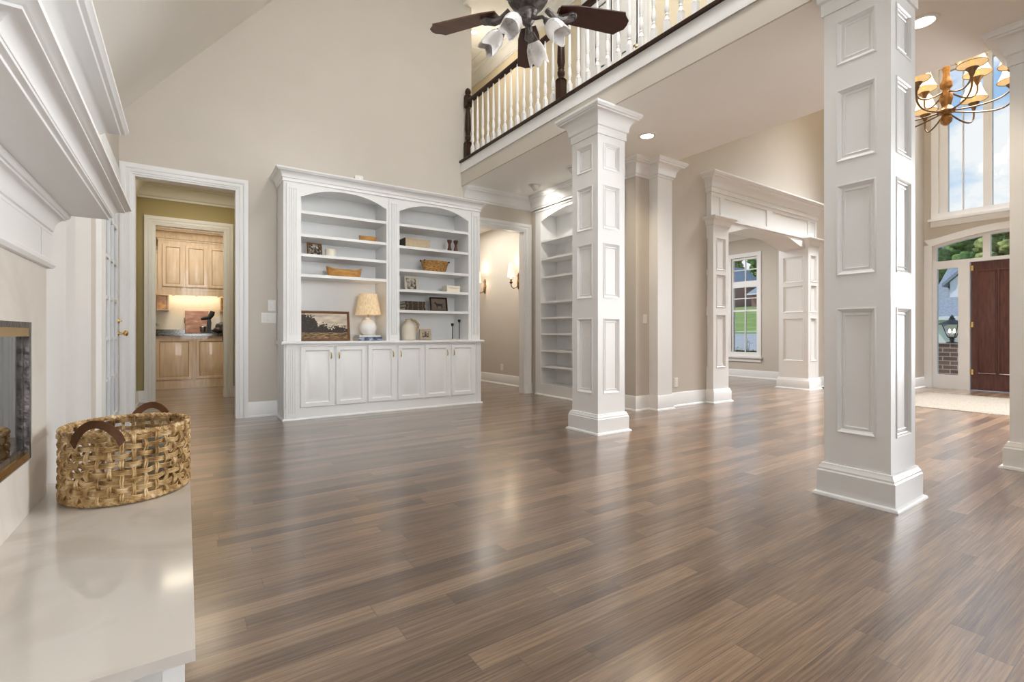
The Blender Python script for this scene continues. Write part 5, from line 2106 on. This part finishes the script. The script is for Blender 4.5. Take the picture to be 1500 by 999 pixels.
m = MB()
n = 60
pts = []
for j in range(n+1):
    for i in range(n+1):
        x = 11.6+88*(i/n)**1.6
        y = -45+100*j/n
        z = ground(x, y)
        pts.append((x, y, z))
m.add(pts, [(j*(n+1)+i, j*(n+1)+i+1, (j+1)*(n+1)+i+1, (j+1)*(n+1)+i) for j in range(n) for i in range(n)])
m.add([(11.0, 4.6, -0.5), (11.6, 4.6, -0.45), (11.6, 30, -0.45), (10.66, 30, -0.45), (10.66, 4.6, -0.5)], [(0, 1, 2, 3, 4)])
o = struct(m, 'lawn', GRASS)
def strip(x0, x1, dz, th=0.0, n=90):
    m = MB()
    pts, f = [], []
    for k in range(n+1):
        y = -45+100*k/n
        for i in range(7):
            x = x0+(x1-x0)*i/6
            pts.append((x, y, ground(x, y)+dz))
    f = [(k*7+i, k*7+i+1, k*7+8+i, k*7+7+i) for k in range(n) for i in range(6)]
    return m.add(pts, f)


struct(strip(16.5, 24.6, 0.05), 'street', ASPH)
struct(strip(24.6, 25.0, 0.16), 'kerb', CONC)
m = MB()
m.box(11.54, 15.9, -0.4, 4.6, -0.55, -0.05)
struct(m, 'porch_slab', CONC)

# porch pier with lantern
t = thing('brick_pier', 'brown brick pier on the porch under the lantern', 'pier', (15.02, 3.64, -0.05))
m = MB()
m.box(14.80, 15.25, 3.30, 3.92, -0.05, 0.745)
m.build('brickwork', BRICK, t)
m = MB()
m.box(14.78, 15.27, 3.28, 3.94, 0.746, 0.764)
m.build('cap', BRICK, t)
lc = Vector((15.02, 3.61, 0.7645))
LM = Matrix.Translation(lc) @ Matrix.Scale(1.2, 4) @ Matrix.Translation(-lc)
t = thing('porch_lantern', 'black porch lantern with lit bulbs on the brick pier', 'lantern', tuple(lc))
m = MB()
m.M = LM
m.lathe(lc, [(0.09, 0), (0.09, 0.015), (0.035, 0.03), (0.03, 0.06), (0.05, 0.075), (0.03, 0.09), (0.075, 0.115), (0.075, 0.125), (0, 0.125)], 14)
m.build('lantern_foot', BLACK, t)
m = MB()
m.M = LM
for k in range(4):
    a = PI/4+k*PI/2
    m.tube([lc+Vector((0.075*math.cos(a), 0.075*math.sin(a), 0.12)), lc+Vector((0.165*math.cos(a), 0.165*math.sin(a), 0.36))], 0.008, 6)
m.lathe(lc, [(0.17, 0.36), (0.215, 0.365), (0.20, 0.385), (0.08, 0.445), (0.05, 0.46), (0.05, 0.485), (0.03, 0.50), (0.035, 0.52), (0.012, 0.545), (0, 0.56)], 14)
m.build('lantern_frame', BLACK, t)
m = MB()
m.M = LM
m.lathe(lc, [(0.07, 0.125), (0.148, 0.36)], 4)
m.f = m.f[:4]
m.build('lantern_glass', LANTG, t)
m = MB()
m.M = LM
for dx in (-0.035, 0.035):
    m.cyl(lc+Vector((0, dx, 0.125)), lc+Vector((0, dx, 0.20)), 0.012, n=8)
m.build('candle_sleeves', IVORY, t)
m = MB()
m.M = LM
for dx in (-0.035, 0.035):
    m.lathe(lc+Vector((0, dx, 0.20)), [(0.012, 0), (0.022, 0.025), (0.014, 0.06), (0, 0.085)], 10)
m.build('flame_bulbs', LIT, t)


def tree(label, x, y, z, h, r, lm, seed, group=None, trunk=0.25):
    t = thing('tree', label, 'tree', (x, y, z), group)
    rg = random.Random(seed)
    m = MB()
    m.tube([(x, y, z-0.3), (x+0.1, y, z+h*0.3), (x-0.05, y+0.1, z+h*0.7)], [trunk, trunk*0.8, trunk*0.3], 8)
    m.build('trunk', BARK, t)
    m = MB()
    for k in range(70):
        a, e = rg.random()*2*PI, rg.random()
        rr = r*(0.95*math.sqrt(rg.random()))*(1-0.45*e)
        m.blob((x+rr*math.cos(a), y+rr*math.sin(a), z+h*(0.25+0.70*e)), r*(0.15+0.14*rg.random()), 3, 0.30, (1, 1, 0.8), seed*90+k)
    m.build('crown', lm, t, angle=180)


def house(name, label, x, y, z, wx, wy, hw, hr, wallm, gable_dir='x'):
    """walls, gabled roof, windows; ridge along y, gable wall shown to the street when gable_dir is x"""
    t = thing(name, label, 'house', (x, y, z))
    m = MB()
    m.box(x-wx/2, x+wx/2, y-wy/2, y+wy/2, z-1.0, z+hw)
    if gable_dir == 'x':      # ridge along x, gables face -x and +x
        m.prism([(y-wy/2, z+hw), (y+wy/2, z+hw), (y, z+hw+hr)], (x-wx/2, 0, 0), Y_, Z_, X_, 0, wx)
    else:
        m.prism([(x-wx/2, z+hw), (x+wx/2, z+hw), (x, z+hw+hr)], (0, y-wy/2, 0), X_, Z_, Y_, 0, wy)
    m.build('walls', wallm, t)
    m = MB()
    e, th = 0.4, 0.18
    if gable_dir == 'x':
        k = hr/(wy/2)
        pl = [(y-wy/2-e, z+hw-e*k), (y, z+hw+hr), (y+wy/2+e, z+hw-e*k), (y+wy/2+e, z+hw-e*k+th), (y, z+hw+hr+th*1.3), (y-wy/2-e, z+hw-e*k+th)]
        m.prism(pl, (x-wx/2-e, 0, 0), Y_, Z_, X_, 0, wx+2*e)
    else:
        k = hr/(wx/2)
        pl = [(x-wx/2-e, z+hw-e*k), (x, z+hw+hr), (x+wx/2+e, z+hw-e*k), (x+wx/2+e, z+hw-e*k+th), (x, z+hw+hr+th*1.3), (x-wx/2-e, z+hw-e*k+th)]
        m.prism(pl, (0, y-wy/2-e, 0), X_, Z_, Y_, 0, wy+2*e)
    m.build('roof', ROOF, t)
    m = MB()
    if gable_dir == 'x':
        k = hr/(wy/2)
        for s in (-1, 1):
            m.prism([(y, z+hw+hr-0.30), (y, z+hw+hr), (y+s*(wy/2+e), z+hw-e*k), (y+s*(wy/2+e), z+hw-e*k-0.3)], (x-wx/2-e-0.05, 0, 0), Y_, Z_, X_, 0, 0.1)
    else:
        m.box(x-wx/2-e-0.12, x-wx/2-e+0.02, y-wy/2-e, y+wy/2+e, z+hw-e*hr/(wx/2)-0.02, z+hw-e*hr/(wx/2)+0.16)
    m.build('fascia', SIDING, t)
    return t


PANE = mat('dusky_pane', (0.22, 0.26, 0.30), 0.15, noise=(3, 0.2))


def house_window(t, x, ya, yb, za, zb):
    m = MB()
    m.ring((x, 0, 0), Y_, Z_, -X_, (ya, yb, za, zb), [(0, -0.02), (0, 0.06), (0.12, 0.06), (0.12, -0.02)])
    m.box(x-0.05, x, (ya+yb)/2-0.03, (ya+yb)/2+0.03, za, zb)
    m.box(x-0.05, x, ya, yb, (za+zb)/2-0.03, (za+zb)/2+0.03)
    w = m.build('window', SIDING, t)
    m = MB()
    m.box(x-0.03, x-0.01, ya+0.1, yb-0.1, za+0.1, zb-0.1)
    m.build('pane', PANE, w)


# neighbour seen through the sidelight: slate roof with a white dormer
h1 = house('neighbour_house', 'low house with slate roof and white dormer beyond the porch lantern', 35.0, 1.5, 0.0, 9.0, 13.0, 1.9, 2.85, SIDING, 'y')
m = MB()
dx, dyc = 31.6, 6.95
m.prism([(dyc-0.72, 1.9), (dyc+0.72, 1.9), (dyc+0.72, 3.55), (dyc, 4.25), (dyc-0.72, 3.55)], (dx, 0, 0), Y_, Z_, X_, 0, 2.4)
dm = m.build('dormer', SIDING, h1)
m = MB()
m.prism([(dyc-1.0, 3.33), (dyc, 4.30), (dyc+1.0, 3.33), (dyc+1.0, 3.48), (dyc, 4.50), (dyc-1.0, 3.48)], (dx-0.15, 0, 0), Y_, Z_, X_, 0, 2.5)
m.build('dormer_roof', ROOF, dm)
house_window(h1, dx, dyc-0.42, dyc+0.42, 2.2, 3.4)
# brick houses seen through the dining window
h2 = house('brick_house', 'brick house with white trimmed gable uphill across the street', 70.0, 43.0, 4.9, 8.0, 6.5, 3.2, 3.0, BRICKR, 'x')
for ya, za in ((40.4, 5.4), (43.6, 5.4)):
    house_window(h2, 66.0, ya, ya+1.5, za, za+1.9)
m = MB()
for q in (-1, 1):
    m.prism([(43.0, 9.9), (43.0, 10.4), (43.0+q*2.2, 8.2), (43.0+q*2.2, 7.7)], (65.9, 0, 0), Y_, Z_, X_, 0, 0.12)
m.build('gable_bracket', SIDING, h2, label='white gable bracket')
h3 = house('brick_house', 'low brick house partly hidden by trees right of the gabled one', 66.0, 33.8, 4.6, 6.0, 3.6, 1.7, 1.2, BRICKR, 'y')
house_window(h3, 63.0, 33.2, 34.4, 5.0, 6.0)
tree('leafy green tree behind the gabled brick house', 88, 55.0, 6.0, 12, 4, LEAF2, 1)
tree('leafy tree just right of the brick gable through the dining window', 78, 40.5, 5.2, 8.6, 2.8, LEAF2, 2)
tree('dark green tree above the low brick house', 86, 46.5, 5.5, 11, 3.6, LEAF, 3)
spots = [(50, 15.0, 8.6, 3.4, LEAF, 'leftmost in the transom'), (59, 12.0, 9.8, 3.6, LEAF, 'above the dormer'), (49, 8.0, 8.4, 3.0, LEAF2, 'right of the dormer'), (57, 4.0, 9.6, 3.2, LEAF, 'rightmost in the transom')]
for k, (x, y, h, r, lm, la) in enumerate(spots):
    tree('green tree behind the slate roofed house, '+la, x, y, 1.2, h, r, lm, 10+k, 'trees above the front door')


def shrub(label, x, y, z, h, r, seed):
    t = thing('shrub', label, 'shrub', (x, y, z), 'shrubs under the dining window')
    rg = random.Random(seed)
    m = MB()
    stems, leaves = MB(), MB()
    for k in range(9):
        a = 2*PI*rg.random()
        tip = Vector((x+r*math.cos(a)*rg.uniform(.4, 1), y+r*math.sin(a)*rg.uniform(.4, 1), z+h*rg.uniform(.6, 1)))
        b0 = Vector((x+0.03*math.cos(a), y+0.03*math.sin(a), z))
        mid = (b0+tip)/2+Z_*0.05*h
        stems.tube([b0, mid, tip], [0.010, 0.007, 0.003], 5)
        for i in range(14):
            q = 0.25+0.75*i/13
            c = b0.lerp(mid, q*2) if q < 0.5 else mid.lerp(tip, q*2-1)
            d = Vector((rg.uniform(-1, 1), rg.uniform(-1, 1), rg.uniform(-.2, .8))).normalized()
            s = d.cross(Z_).normalized()
            L_ = 0.10*rg.uniform(.7, 1.2)
            w = 0.024
            leaves.add([c, c+d*L_*0.5+s*w, c+d*L_-Z_*0.01, c+d*L_*0.5-s*w, c+d*L_*0.5+Z_*0.008], [(0, 1, 4), (1, 2, 4), (2, 3, 4), (3, 0, 4)])
    stems.build('stems', BARK, t)
    leaves.build('foliage', LEAF2, t)


shrub('leafy shrub low outside the dining window, nearer its left jamb', 11.6, 6.75, -0.45, 1.35, 0.35, 5)
shrub('taller leafy shrub outside the dining window, nearer its right jamb', 11.5, 6.05, -0.45, 1.65, 0.30, 6)

for o in list(COL.objects):
    if '_o' in o:
        del o['_o']
